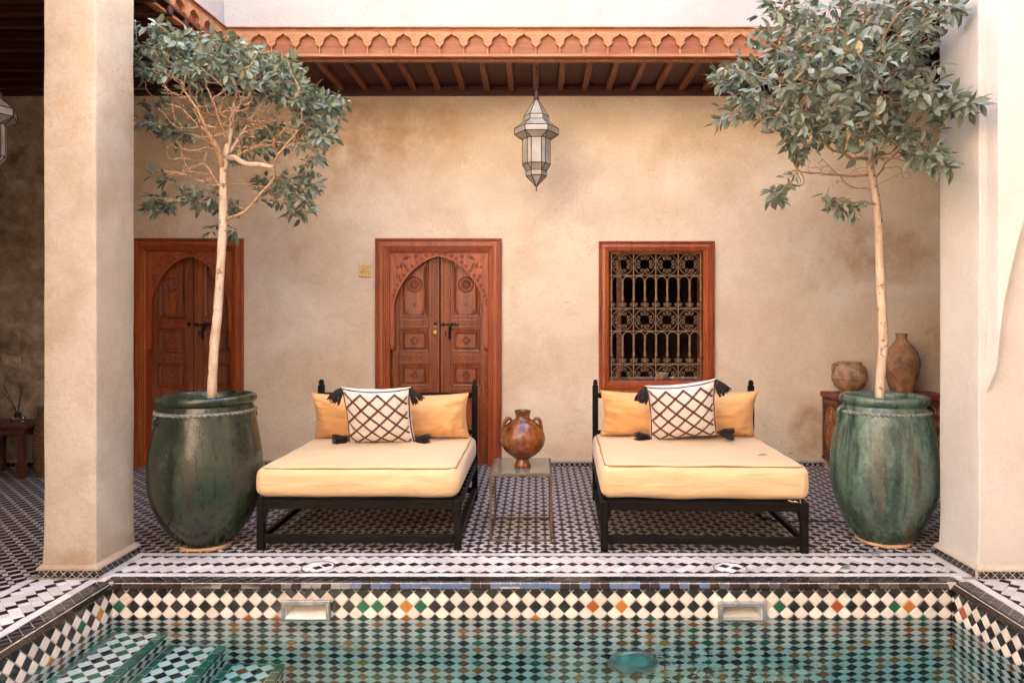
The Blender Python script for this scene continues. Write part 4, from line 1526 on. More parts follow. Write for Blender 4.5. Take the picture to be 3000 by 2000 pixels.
for sx in (-1, 1):
    a, b = (XL, -2.96) if sx < 0 else (2.96, XR)
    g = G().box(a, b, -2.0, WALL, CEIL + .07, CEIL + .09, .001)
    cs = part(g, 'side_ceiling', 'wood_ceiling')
    tag(cs, 'dark ceiling with cross rafters over the left gallery' if sx < 0 else 'dark ceiling over the right gallery behind the leafy tree', 'ceiling')
    L = abs(b - a)
    rmm = G()
    rmm.box(a, b, -.032, .032, -.07, .001, .006)
    rmm.box(a, b, -.004, .004, -.074, -.069, .001)
    rmm = rmm.mesh('rafter', 'wood_ceiling')
    y = WALL - .14
    while y > (2.5 if sx < 0 else 4.9):
        link('rafter', rmm, cs, T(0, y, CEIL + .07))
        y -= .2625
    part(G().box(a, b, WALL - .05, WALL - .002, CEIL - .045, CEIL + .012, .004), 'wall_plate', 'wood_ceiling', cs)

# frieze of small pointed arches: one carved piece per arch
FP, FH = .2275, .262
UN = .000827


def frieze_module():
    """x in [-FP/2, FP/2], z from 0 (bottom) to FH; front at y=-.022, back board at y=0"""
    g = G()
    lev = []
    # lower outline of the raised board from the column axis to the arch apex
    ol = [(-FP / 2, .083), (-FP / 2 + .018, .083), (-FP / 2 + .018, .090), (-FP / 2 + .026, .090), (-FP / 2 + .026, .097), (-FP / 2 + .034, .097), (-FP / 2 + .034, .104), (-.0745, .104),
          (-.076, .122), (-.072, .142), (-.060, .157), (-.042, .167), (-.022, .177), (-.009, .188), (0, .201)]
    full = ol + [(-x, z) for x, z in ol[::-1][1:]]
    top = .222
    y0, y1 = -.036, 0
    for i in range(len(full) - 1):
        (xa, za), (xb, zb) = full[i], full[i + 1]
        if abs(xb - xa) > 1e-6:
            V = [(xa, y0, za), (xb, y0, zb), (xb, y0, top), (xa, y0, top)]
            g.add(V, [(0, 1, 2, 3)] if xb > xa else [(3, 2, 1, 0)])
        g.add([(xa, y0, za), (xa, y1, za), (xb, y1, zb), (xb, y0, zb)], [(0, 1, 2, 3)])
    return g


fm = frieze_module()
# fillet along the arch edge
ol = [(-.0745, .104), (-.076, .122), (-.072, .142), (-.060, .157), (-.042, .167), (-.022, .177), (-.009, .188), (0, .201)]
ol = ol + [(-x, z) for x, z in ol[::-1][1:]]
fm.tube([(x, -.037, z + .004) for x, z in ol], .004, 4, caps=False)
FM = {}
for mt in ('wood_frieze', 'wood_side_frieze'):
    FM[mt] = fm.mesh('frieze_arch', mt)
cg = G()
cg.lathe([(.010, 0), (.012, .004), (.012, .012), (.008, .018), (.007, .026), (.011, .034), (.012, .042), (.007, .050), (.006, .06), (.010, .066), (.011, .074), (.014, .082)], 10)
CM = {mt: cg.mesh('colonette', mt, 40) for mt in FM}


def make_frieze(label, M, n, mt):
    o = thing('carved_frieze', label, 'frieze')
    o.matrix_world = M
    W_ = n * FP / 2
    part(G().box(-W_, W_, 0.0005, .03, -.02, FH + .012, .001), 'back_board', 'wood_frieze_back', o)
    g = G()
    g.box(-W_, W_, -.046, -.0005, -.022, -.006, .004)
    g.box(-W_, W_, -.038, -.0005, -.0055, .006, .003)
    part(g, 'lower_moulding', mt, o)
    g = G()
    g.box(-W_, W_, -.042, -.0005, .2225, .230, .002)
    g.box(-W_, W_, -.052, -.0005, .250, .262, .003)
    g.box(-W_, W_, -.026, -.0006, .2305, .2495, .002)
    m = int(2 * W_ / .026)
    for i in range(m):
        xx = -W_ + (i + .5) * 2 * W_ / m
        g.ball((0, 0, 0), 1, 6, 4, (.016, .010, .0062), T(xx, -.029, .240) @ Matrix.Rotation(-.6, 4, 'Y'))
    part(g, 'rope_moulding', mt, o, 30)
    for i in range(n):
        x = -W_ + FP * (i + .5)
        link('frieze_arch', FM[mt], o, T(x, RN.uniform(-.0008, .0008), 0))
    for i in range(n + 1):
        link('colonette', CM[mt], o, T(-W_ + FP * i, -.024, .004))
    return o


FZ0 = 4.10
n = 26
make_frieze('carved orange wood frieze of small pointed arches facing the pool', T(0, FRZ, FZ0), n, 'wood_frieze')
W2 = n * FP / 2
th = rad(4)
ML = T(-W2 - .005, FRZ - .01, FZ0) @ Matrix.Rotation(PI / 2 - th, 4, 'Z') @ T(-17 * FP / 2, 0, 0)
make_frieze('carved wood frieze running towards the camera over the left pillar', ML, 17, 'wood_side_frieze')
MRt = T(W2 + .005, FRZ - .01, FZ0) @ Matrix.Rotation(-PI / 2 + th, 4, 'Z') @ T(17 * FP / 2, 0, 0)
make_frieze('carved wood frieze hidden mostly behind the leafy right tree', MRt, 17, 'wood_side_frieze')

# upper walls above the friezes, roof slabs, far side of the court
ZU = FZ0 + FH + .012
g = G()
wobbly_box(g, -W2 - .3, W2 + .3, FRZ - .002, FRZ + .3, ZU + .001, TOP, .25, .01, .004, 0, 5)
uw = part(g, 'upper_wall', 'plaster_white', None, 40)
tag(uw, 'white plaster upper wall above the carved frieze', 'wall')
for sx in (-1, 1):
    MM = ML if sx < 0 else MRt
    g = G()
    L = 17 * FP
    x0, x1 = (-L / 2 - 6, L / 2 + .0)
    if sx > 0:
        x0, x1 = (-L / 2 - .0, L / 2 + 6)
    wobbly_box(g, x0, x1, -.002, .3, FH + .013, (TOP if sx < 0 else TOP + .6) - FZ0, .3, .01, .004, 0, 8 + sx)
    o = part(g, 'side_upper_wall', 'plaster_white', None, 40)
    o.matrix_world = MM
    tag(o, 'pale plaster upper wall above the left frieze' if sx < 0 else 'pale plaster upper wall over the right gallery behind the tree', 'wall')
g = G()
g.box(XL - .3, XR + .3, FRZ + .31, 9.0, CEIL + .1, TOP, .01)
g.box(XL - .3, -3.6, -2.5, FRZ + .31, CEIL + .1, 4.7, .01)
g.box(3.6, XR + .3, -2.5, FRZ + .31, CEIL + .1, 4.7, .01)
struct('upper_storey', g, 'plaster_far')
g = G()
g.box(XL - .3, XL, -2.5, WALL + .3, 0, CEIL + .1, .01)
g.box(XR, XR + .3, -2.5, WALL + .3, 0, CEIL + .1, .01)
g.box(XL - .3, XR + .3, WALL + .302, WALL + .31, 0, .8, .001)
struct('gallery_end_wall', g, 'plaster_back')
g = G()
g.box(XL - .3, XR + .3, -2.8, -2.3, 0, TOP, .01)
g.box(-3.5, -3.3, -2.3, 3.0, 0, CEIL + .1, .01)  # unseen side walls from here on, added to keep the galleries dark
g.box(XL - .3, -3.3, 3.0, 3.2, 0, CEIL + .1, .01)
g.box(3.3, 3.5, -2.3, 4.45, 0, CEIL + .1, .01)
struct('opposite_wall_and_blockers', g, 'plaster_far')


# ------------------------------------------------------------------ pillars
def plinth(o, x0, x1, y0, y1, sides):
    e = .024
    part(G().box(x0 - e + .004, x1 + e - .004, y0 - e + .004, y1 + e - .004, 0, .052, .002), 'plinth_bed', 'grout', o)
    g = G()
    V, f = [], []
    for (k, z) in ((e + .002, .0525), (e + .003, .062), (e - .004, .072), (.004, .088)):
        V += [(x0 - k, y0 - k, z), (x1 + k, y0 - k, z), (x1 + k, y1 + k, z), (x0 - k, y1 + k, z)]
    for i in range(3):
        for j in range(4):
            f.append((i * 4 + j, i * 4 + (j + 1) % 4, i * 4 + 4 + (j + 1) % 4, i * 4 + 4 + j))
    f.append((3, 2, 1, 0))
    g.add(V, f)
    part(g, 'plinth_ledge', 'plaster_pillar', o)
    k = e - .0038
    if 'f' in sides:
        skirting(o, basis((x0 - e, y0 - k, .001), (1, 0, 0), (0, 0, 1)), x1 - x0 + 2 * e, .05, 60)
    if 'r' in sides:
        skirting(o, basis((x1 + k, y0 - e, .001), (0, 1, 0), (0, 0, 1)), y1 - y0 + 2 * e, .05, 60)
    if 'l' in sides:
        skirting(o, basis((x0 - k, y1 + e, .001), (0, -1, 0), (0, 0, 1)), y1 - y0 + 2 * e, .05, 60)


o = thing('pillar', 'square plaster pillar standing left of the dark green jar', 'pillar')
g = G()
wobbly_box(g, -3.06, -2.735, 4.475, 4.905, .06, CEIL + .068, .05, .012, .005, .012, 1)
part(g, 'shaft', 'plaster_pillar', o, 40)
plinth(o, -3.06, -2.73, 4.475, 4.905, 'fr')

o = thing('arched_pier', 'broad white plaster pier with blind arch at the right of the pool', 'pier')
g = G()
wobbly_box(g, 2.742, XR, 4.455, 4.895, .06, CEIL + .068, .07, .012, .005, .012, 4)
part(g, 'shaft', 'plaster_pier', o, 40)
plinth(o, 2.742, XR, 4.455, 4.895, 'fl')
g = G()
ya, yb = 4.350, 4.455
X0, XC, z0, rr = 2.790, 4.0, 1.15, 3.4
zz = [z0 + (3.76 - z0) * i / 40 for i in range(41)]
def ax(z): return X0 - .006 + rr - math.sqrt(rr * rr - (z - z0) ** 2)
for i in range(40):
    a, b = zz[i], zz[i + 1]
    xa, xb = ax(a), ax(b)
    # left and right spandrels, tapering in at the springing
    fa, fb = [ya + (yb - ya) * max(0, 1 - (z - z0) / .16) * .97 for z in (a, b)]
    for sg in (1, -1):
        def mx(x): return x if sg > 0 else 2 * XC - x
        V = [(mx(X0), fa, a), (mx(xa), fa, a), (mx(xb), fb, b), (mx(X0), fb, b), (mx(xa), yb, a), (mx(xb), yb, b), (mx(X0), yb, a), (mx(X0), yb, b)]
        fc = [(0, 1, 2, 3), (1, 4, 5, 2), (3, 7, 6, 0)]
        g.add(V, fc if sg > 0 else [q[::-1] for q in fc])
g.box(X0, 2 * XC - X0, ya, yb - .001, 3.7602, CEIL + .06, .002)
part(g, 'blind_arch', 'plaster_arch_lit', o)


# ------------------------------------------------------------------ daybeds
def daybed(label, loc, rz):
    o = thing('daybed', label, 'daybed', loc, rz, 'black wooden daybeds')
    W_, D_ = .708, .73            # half width, half depth
    def pb(name, x0, x1, y0, y1, z0, z1, b=.005):
        return part(G().box(x0, x1, y0, y1, z0, z1, b), name, 'wood_black', o)
    for sx in (-1, 1):
        a, b = sorted((sx * W_, sx * (W_ - .05)))
        g = G().box(a, b, -D_, -D_ + .055, 0, .352, .005)
        p, q = sorted((sx * (W_ - .0505), sx * (W_ - .085)))
        iw = sx * (W_ - .0505)
        g.add([(iw, -D_ + .01, .30), (iw - sx * .03, -D_ + .01, .30), (iw, -D_ + .01, .20), (iw, -D_ + .045, .30), (iw - sx * .03, -D_ + .045, .30), (iw, -D_ + .045, .20)],
              [(0, 1, 2), (5, 4, 3), (0, 2, 5, 3), (1, 4, 5, 2), (0, 3, 4, 1)])
        part(g, 'leg', 'wood_black', o)
        g = G().box(a, b, D_ - .055, D_, 0, 1.02, .005)
        post = part(g, 'back_post', 'wood_black', o)
        c = sx * (W_ - .025)
        g = G()
        g.box(c - .017, c + .017, D_ - .0445, D_ - .0105, 1.0205, 1.03, .002)
        V = []
        for (k, z) in ((.021, 1.031), (.015, 1.062), (.008, 1.068)):
            V += [(c - k, D_ - .0275 - k, z), (c + k, D_ - .0275 - k, z), (c + k, D_ - .0275 + k, z), (c - k, D_ - .0275 + k, z)]
        f = [(i * 4 + j, i * 4 + (j + 1) % 4, i * 4 + 4 + (j + 1) % 4, i * 4 + 4 + j) for i in range(2) for j in range(4)] + [(8, 9, 10, 11), (3, 2, 1, 0)]
        g.add(V, f)
        part(g, 'finial', 'wood_black', post)
        p, q = sorted((sx * (W_ - .006), sx * (W_ - .044)))
        pb('side_rail', p, q, -D_ + .0555, D_ - .0555, .285, .345)
        pb('side_stretcher', p, q, -D_ + .0555, D_ - .0555, .062, .108)
    pb('front_rail', -W_ + .0505, W_ - .0505, -D_ + .004, -D_ + .048, .288, .35)
    pb('front_stretcher', -W_ + .0505, W_ - .0505, -D_ + .006, -D_ + .046, .055, .11)
    pb('rear_rail', -W_ + .0505, W_ - .0505, D_ - .048, D_ - .008, .285, .345)
    pb('rear_stretcher', -W_ + .0505, W_ - .0505, D_ - .046, D_ - .008, .06, .11)
    pb('head_rail', -W_ + .0505, W_ - .0505, D_ - .046, D_ - .010, .905, .952)
    pb('lower_head_rail', -W_ + .0505, W_ - .0505, D_ - .046, D_ - .010, .58, .62)
    for i in range(5):
        x = -.46 + .23 * i
        pb('head_slat', x - .03, x + .03, D_ - .036, D_ - .020, .6205, .9045, .003)
    sl_me = G().box(-W_ + .01, W_ - .01, -.032, .032, 0, .016, .004).mesh('slat', 'wood_black')
    for i in range(11):
        link('slat', sl_me, o, T(0, -D_ + .075 + i * .134 * .96, .3455))
    # worn feet
    return o


BED = [((-.519 - 1.935) / 2, 4.98 + .73, 0.0), (1.183, 4.935 + .73, rad(-2.2))]
daybed('black wooden daybed on the left, in front of the carved middle door', (BED[0][0], BED[0][1], 0), BED[0][2])
daybed('black wooden daybed on the right, below the grilled window', (BED[1][0], BED[1][1], 0), BED[1][2])


def soft_box(g, sx, sy, sz, r, n=(26, 26, 8), puff=.012, seed=0, wr=.004, mi=0):
    """upholstered block, centre at origin bottom z=0"""
    V, Fc, key = [], [], {}
    def vert(i, j, k):
        if (i, j, k) in key:
            return key[i, j, k]
        u, v, w_ = i / n[0], j / n[1], k / n[2]
        p = Vector(((u - .5) * sx, (v - .5) * sy, (w_ - .5) * sz))
        c = Vector((max(-sx / 2 + r, min(sx / 2 - r, p.x)), max(-sy / 2 + r, min(sy / 2 - r, p.y)), max(-sz / 2 + r, min(sz / 2 - r, p.z))))
        d = p - c
        if d.length > 1e-9:
            p = c + d.normalized() * r
        e = 1 - abs(2 * w_ - 1) ** 2
        eu, ev = 1 - abs(2 * u - 1) ** 3, 1 - abs(2 * v - 1) ** 3
        if k in (0, n[2]):
            p.z += (1 if k else -.3) * puff * eu * ev
        else:
            dd = Vector((p.x / sx, p.y / sy, 0))
            m = max(abs(dd.x), abs(dd.y))
            if m > .4:
                p += Vector((1 if dd.x > 0 else -1, 0, 0)) * (puff * e * .9 if abs(dd.x) == m else 0) + Vector((0, 1 if dd.y > 0 else -1, 0)) * (puff * e * .9 if abs(dd.y) == m else 0)
        q = Vector((p.x * 3 + seed, p.y * 3, p.z * 9))
        p += Vector((0, 0, 1)) * noise.noise(q) * wr + Vector((0, 1, 0)) * noise.noise(q * 1.7) * wr * (1.2 if k not in (0, n[2]) else .3)
        key[i, j, k] = len(V)
        V.append((p.x, p.y, p.z + sz / 2))
        return key[i, j, k]
    for i in range(n[0]):
        for j in range(n[1]):
            Fc.append((vert(i, j, n[2]), vert(i + 1, j, n[2]), vert(i + 1, j + 1, n[2]), vert(i, j + 1, n[2])))
            Fc.append((vert(i, j + 1, 0), vert(i + 1, j + 1, 0), vert(i + 1, j, 0), vert(i, j, 0)))
        for k in range(n[2]):
            Fc.append((vert(i, 0, k), vert(i + 1, 0, k), vert(i + 1, 0, k + 1), vert(i, 0, k + 1)))
            Fc.append((vert(i, n[1], k + 1), vert(i + 1, n[1], k + 1), vert(i + 1, n[1], k), vert(i, n[1], k)))
    for j in range(n[1]):
        for k in range(n[2]):
            Fc.append((vert(0, j, k + 1), vert(0, j + 1, k + 1), vert(0, j + 1, k), vert(0, j, k)))
            Fc.append((vert(n[0], j, k), vert(n[0], j + 1, k), vert(n[0], j + 1, k + 1), vert(n[0], j, k + 1)))
    g.add(V, Fc, None, mi)
    return V


def mattress(label, loc, rz, sx, sy, sz, seed):
    o = thing('mattress', label, 'mattress', loc, rz, 'mustard mattresses on the daybeds')
    g = G()
    soft_box(g, sx, sy, sz, .055, (60, 56, 14), .016, seed, .009)
    part(g, 'cover', 'fabric_mattress', o, 0)
    # piping along the top edge
    pts = []
    rx, ry, rc = sx / 2 - .022, sy / 2 - .022, .05
    for (cx, cy, a0) in ((rx - rc, ry - rc, 0), (-rx + rc, ry - rc, PI / 2), (-rx + rc, -ry + rc, PI), (rx - rc, -ry + rc, 1.5 * PI)):
        for i in range(7):
            a = a0 + PI / 2 * i / 6
            pts.append(Vector((cx + rc * math.cos(a), cy + rc * math.sin(a), 0)))
    full = []
    for i in range(len(pts)):
        a, b = pts[i], pts[(i + 1) % len(pts)]
        m = max(1, int((b - a).length / .06))
        for k in range(m):
            p = a.lerp(b, k / m)
            full.append((p.x + .004 * noise.noise(p * 4 + Vector((seed, 0, 0))), p.y + .004 * noise.noise(p * 5 + Vector((0, seed, 0))), sz - .012 + .006 * noise.noise(p * 3 + Vector((seed, 1, 2)))))
    part(G().tube(full, .0068, 6, True), 'piping', 'fabric_piping', o, 0)
    return o


def off(bed, x, y):
    bx_, by_, a = bed
    return (bx_ + x * math.cos(a) - y * math.sin(a), by_ + x * math.sin(a) + y * math.cos(a))


MZ = .3635
x, y = off(BED[0], -.012, -.03)
mattress('mustard yellow mattress on the left daybed', (x, y, MZ), BED[0][2], 1.40, 1.395, .212, 3.0)
x, y = off(BED[1], .005, -.03)
ma = mattress('mustard yellow mattress with fallen leaves on the right daybed', (x, y, MZ), BED[1][2], 1.405, 1.40, .236, 9.0)
g = G()
g.tube([(.56, -.70, .006), (.585, -.722, .002), (.62, -.72, -.002), (.60, -.708, .004)], .0032, 5)
part(g, 'zip_cord', 'fabric_mattress', ma)
part(G().box(.636, .642, -.716, -.712, -.012, .012, .001), 'zip_pull', 'skimmer_metal', ma)


def pillow_fn(W_, Hh, Th, seed, ear=.06, wrk=.006):
    """point on a pillow; u,v in [-1,1]; side +1 front (towards -y) / -1 back"""
    def fn(u, v, side, lift=0.0):
        # edges pulled inwards between the corners
        x = u * W_ / 2 * (1 - ear * (1 - v * v) * abs(u) ** 2 * min(1, Hh / W_ * 1.2))
        z = v * Hh / 2 * (1 - ear * 1.5 * (1 - u * u) * abs(v) ** 2)
        t_ = max(0.0, (1 - abs(u) ** 2.6)) ** .55 * max(0.0, (1 - abs(v) ** 2.6)) ** .55
        d = Th / 2 * t_
        e = 1 - (1 - abs(u)) * (1 - abs(v))
        nz = noise.noise(Vector((u * 2.2 * W_ * 2 + seed, v * 2.2, side * 3.0)))
        n2 = noise.noise(Vector((u * 3 * W_ + seed * 2, v * 16 + u * 2, side * 2.0)))
        d += (wrk * nz + wrk * 1.3 * n2 * max(0, abs(u) - .62) * 2.6) * min(1, t_ * 3)
        return Vector((x, -side * (d + lift * 1.0), z))
    return fn


def pillow_mesh(fn, nu, nv):
    g = G()
    for side in (1, -1):
        V = []
        for j in range(nv + 1):
            for i in range(nu + 1):
                u = math.sin((2 * i / nu - 1) * PI / 2) * .35 + (2 * i / nu - 1) * .65
                v = math.sin((2 * j / nv - 1) * PI / 2) * .35 + (2 * j / nv - 1) * .65
                V.append(fn(u, v, side))
        f = []
        for j in range(nv):
            for i in range(nu):
                q = (j * (nu + 1) + i, j * (nu + 1) + i + 1, (j + 1) * (nu + 1) + i + 1, (j + 1) * (nu + 1) + i)
                f.append(q if side > 0 else q[::-1])
        g.add(V, f)
    return g


def long_cushion(label, bed, x, y, z, seed, lean, W_=1.34):
    xx, yy = off(bed, x, y)
    o = thing('lumbar_cushion', label, 'cushion', (xx, yy, z), bed[2], 'plain orange back cushions')
    Hh = .41
    fn = pillow_fn(W_, Hh, .29, seed, .13, .016)
    M = Matrix.Rotation(-lean, 4, 'X') @ T(0, 0, Hh / 2)
    part(pillow_mesh(fn, 70, 26), 'cushion_cover', 'fabric_cushion', o, 0, None, M)
    pts = []
    for i in range(40):
        pts.append(fn(-1 + 2 * i / 40, -1, 1))
    for i in range(14):
        pts.append(fn(1, -1 + 2 * i / 14, 1))
    for i in range(40):
        pts.append(fn(1 - 2 * i / 40, 1, 1))
    for i in range(14):
        pts.append(fn(-1, 1 - 2 * i / 14, 1))
    part(G().tube(pts, .004, 5, True), 'seam', 'fabric_cushion', o, 0, None, M)
    return o


def tassel_mesh(seed, L=.115):
    r_ = random.Random(seed)
    g = G()
    g.ball((0, 0, -.012), .015, 10, 8)
    g.tube([(0, 0, .006), (0, 0, -.012)], .004, 6)
    for i in range(96):
        a = r_.uniform(0, 2 * PI)
        q = math.sqrt(r_.random())
        l = L * r_.uniform(.78, 1.05)
        pts = []
        for k in range(6):
            t_ = k / 5
            rr = .016 * q + (.040 * q * t_ ** .6)
            pts.append((math.cos(a + .3 * t_) * rr + r_.gauss(0, .0018), math.sin(a + .3 * t_) * rr + r_.gauss(0, .0018), -.016 - l * t_))
        g.tube(pts, [.0030] * 5 + [.0022], 4)
    return g.mesh('tassel', 'tassel', 0)


TM = [tassel_mesh(1), tassel_mesh(2)]


def patterned_cushion(label, bed, x, y, z, seed, lean, roll, yaw, tassels):
    xx, yy = off(bed, x, y)
    o = thing('tasselled_cushion', label, 'cushion', (xx, yy, z), bed[2] + yaw, 'white cushions with brown lattice stitching')
    S = .555
    fn = pillow_fn(S, S, .15, seed, .07, .006)
    M = Matrix.Rotation(-lean, 4, 'X') @ Matrix.Rotation(roll, 4, 'Y') @ T(0, 0, S / 2 * .97)
    part(pillow_mesh(fn, 34, 34), 'cushion_cover', 'fabric_white', o, 0, None, M)
    g = G()

    def stitch(u0, v0, u1, v1, wd=.035, st=.0155, rails=True, zig=False):
        n_ = max(3, int(math.hypot(u1 - u0, v1 - v0) / st))
        du, dv = u1 - u0, v1 - v0
        l = math.hypot(du, dv)
        nu_, nv_ = -dv / l, du / l
        prev = None
        for i in range(n_ + 1):
            t_ = i / n_
            u, v = u0 + du * t_, v0 + dv * t_
            if max(abs(u), abs(v)) > .985:
                continue
            wv = wd * (1 + RN.uniform(-.15, .15))
            a = fn(u - nu_ * wv, v - nv_ * wv, 1, .0016)
            b = fn(u + nu_ * wv + du / l * .012, v + nv_ * wv + dv / l * .012, 1, .0016)
            # cross stitch as a thin ribbon
            e = Vector((du / l, 0, dv / l)) * .0017
            g.add([a - e, a + e, b + e, b - e], [(0, 1, 2, 3)])
            if rails and i < n_:
                for sg in (-.62, .62):
                    p = fn(u + nu_ * wd * sg, v + nv_ * wd * sg, 1, .0013)
                    t2 = (i + 1) / n_
                    u2, v2 = u0 + du * t2, v0 + dv * t2
                    if max(abs(u2), abs(v2)) > .985:
                        continue
                    q = fn(u2 + nu_ * wd * sg, v2 + nv_ * wd * sg, 1, .0013)
                    e2 = Vector((nu_, 0, nv_)) * .0023
                    g.add([p - e2, q - e2, q + e2, p + e2], [(0, 1, 2, 3)])
    # lattice of diamonds
    cw_, ch_ = .49, .50
    ub, vb = -.93, -.90
    cols, rows = 3.75, 3.25
    umax, vmax = ub + cw_ * cols, .86
    for k in range(-8, 9):
        for sg in (1, -1):
            # line through the points (ub + k*cw/2*..., ...)
            c0 = k * cw_
            pts = []
            lo, hi = None, None
            N_ = 240
            run = []
            for i in range(N_ + 1):
                v = vb + (vmax - vb) * i / N_
                u = ub + cw_ / 2 + c0 + sg * (v - vb) * cw_ / ch_
                if ub <= u <= umax:
                    run.append((u, v))
            if len(run) > 12:
                stitch(run[0][0], run[0][1], run[-1][0], run[-1][1])
    for (u0, v0, u1, v1) in ((-.95, .955, .95, .955), (.965, -.95, .965, .93), (-.965, -.95, -.965, .93), (-.95, -.965, .95, -.965)):
        stitch(u0, v0, u1, v1, .016, .010)
    part(g, 'embroidery', 'embroidery', o, None, None, M)
    for i, (u, v, dv) in enumerate(tassels):
        p = M @ fn(u, v, 1)
        if v < 0:
            p += Vector((0, -.012, .026))
        q = Vector((0, 0, -1)).rotation_difference(Vector(dv).normalized()).to_matrix().to_4x4()
        link('tassel', TM[i % 2], o, T(*(p + Vector(dv).normalized() * .004)) @ q @ Matrix.Rotation(i * 1.3, 4, 'Z'))
    return o


TOPL, TOPR = MZ + .212 + .008, MZ + .236 + .008
long_cushion('long orange cushion leaning on the left daybed headboard', BED[0], -.005, .46, TOPL, 2.0, rad(-14), 1.33)
long_cushion('long orange cushion leaning on the right daybed headboard', BED[1], .0, .46, TOPR, 5.0, rad(-14), 1.31)
patterned_cushion('white cushion with brown lattice and black tassels standing upright on the left daybed', BED[0], -.04, .235, TOPL, 1.0, rad(-27), 0.0, 0.0,
                  ((-.98, .97, (-.55, .1, -.9)), (.98, .97, (.5, .12, -.8)), (-.98, -.97, (-1, -.35, .02)), (.98, -.97, (1, -.3, .02))))
patterned_cushion('white cushion with brown lattice and black tassels tilted to one side on the right daybed', BED[1], .02, .25, TOPR + .02, 4.0, rad(-27), rad(-7), 0.0,
                  ((-.98, .97, (-.35, .0, -.95)), (.98, .97, (.55, -.05, -.75)), (-.98, -.97, (-1, -.3, .06)), (.98, -.97, (1, -.25, -.12))))


# ------------------------------------------------------------------ side table with amber urn
x0, x1, y0, y1, zt = -.3185, .1195, 5.19, 5.78, .488
tcx, tcy = (x0 + x1) / 2 - .008, (y0 + y1) / 2
o = thing('side_table', 'thin rusty metal side table with smoky glass top between the daybeds', 'table', (tcx, tcy, 0))
hx, hy, tk = .219, .295, .0085
for sx in (-1, 1):
    for sy in (-1, 1):
        part(G().box(sx * hx - tk, sx * hx + tk, sy * hy - tk, sy * hy + tk, 0, zt, .002), 'leg', 'iron_rust', o)
for (z0, z1, nm) in ((zt - .018, zt - .001, 'top_rail'), (.001, .018, 'floor_rail')):
    for s_ in (-1, 1):
        part(G().box(-hx + tk + .0005, hx - tk - .0005, s_ * hy - tk + .001, s_ * hy + tk - .001, z0, z1, .002), nm, 'iron_rust', o)
        part(G().box(s_ * hx - tk + .001, s_ * hx + tk - .001, -hy + tk + .0005, hy - tk - .0005, z0, z1, .002), nm, 'iron_rust', o)
part(G().box(-hx + .0105, hx - .0105, -hy + .0105, hy - .0105, zt - .010, zt + .006, .001), 'glass_top', 'table_glass', o)

uc = at(1531, 1369, 5.40)
o = thing('urn', 'glossy amber glazed urn with two small handles on the side table', 'urn', (uc.x, 5.43, zt + .0065))
prof = [(.0, 0), (.058, 0), (.0625, .006), (.060, .020), (.050, .045), (.0475, .056), (.056, .066), (.085, .085), (.122, .118), (.148, .160), (.158, .205), (.154, .245), (.138, .285), (.108, .322), (.072, .348), (.055, .358),
        (.048, .372), (.050, .395), (.056, .412), (.057, .421), (.052, .424), (.044, .418), (.040, .39), (.045, .36), (.0, .34)]
prof = [(r * 1.08 if z > .06 else r, z) for r, z in prof]
part(G().lathe(prof, 56, None, 0, .02, 3.0), 'urn_body', 'urn_amber', o, 50)
for sg in (-1, 1):
    pts = [(sg * .083, 0, .345), (sg * .098, 0, .362), (sg * .117, 0, .360), (sg * .132, 0, .338), (sg * .142, 0, .305), (sg * .148, 0, .270)]
    part(G().tube(pts, [.010, .013, .015, .014, .012, .008], 8), 'handle', 'urn_amber', o, 60)


# ------------------------------------------------------------------ large glazed jars
def jar(label, x, y, prof, mat_, rope_z, rope_r, lugs, seed, foot, lk=1.0):
    o = thing('large_jar', label, 'jar', (x, y, 0), 0, 'large green glazed jars holding the trees')
    prof = [(r * .972, z) for r, z in prof]
    rope_r *= .972
    part(G().lathe(prof, 72, None, 0, .018, seed), 'jar_body', mat_, o, 50)
    g = G()
    n_ = 58
    rr_ = [rope_r * (1 + .018 * noise.noise(Vector((math.cos(2 * PI * i / n_) * 1.3 + seed, math.sin(2 * PI * i / n_) * 1.3, rope_z * 2.5)))) for i in range(n_)]
    g.tube([(rr_[i] * math.cos(2 * PI * i / n_), rr_[i] * math.sin(2 * PI * i / n_), rope_z) for i in range(n_)], .011, 8, True)
    for i in range(n_):
        a = 2 * PI * i / n_
        m = T((rr_[i] + .010) * math.cos(a), (rr_[i] + .010) * math.sin(a), rope_z) @ Matrix.Rotation(a, 4, 'Z') @ Matrix.Rotation(.85, 4, 'X')
        g.ball((0, 0, 0), 1, 6, 5, (.011, .008, .020), m)
    part(g, 'rope_band', 'pot_rope', o, 60)
    for (a, z) in lugs:
        g = G()
        r0 = rope_r + .004
        pts = [(-.012, 0, .055), (.022, 0, .062), (.052, 0, .030), (.050, 0, -.012), (.022, 0, -.05), (.014, 0, -.085)]
        pts = [(r0 + p[0] * lk, 0, z + p[2] * lk) for p in pts]
        g.tube(pts, [q * lk ** .5 for q in (.018, .018, .017, .017, .016, .010)], 10)
        part(g, 'lug_handle', mat_, o, 60, None, Matrix.Rotation(a, 4, 'Z'))
    part(G().lathe(foot, 48, None, 0, .05, seed + 2), 'bare_foot', 'bare_clay', o, 50)
    rin = prof[-1][0]
    g = G()
    V = [(0, 0, 0)]
    nr = 40
    for i in range(nr):
        a = 2 * PI * i / nr
        V.append((rin * math.cos(a), rin * math.sin(a), 0))
    V[0] = (0, 0, .012)
    g.add([(p[0], p[1], p[2] + prof[-1][1]) for p in V], [(0, 1 + i, 1 + (i + 1) % nr) for i in range(nr)])
    part(g, 'soil', 'soil', o, kind='stuff')
    return o


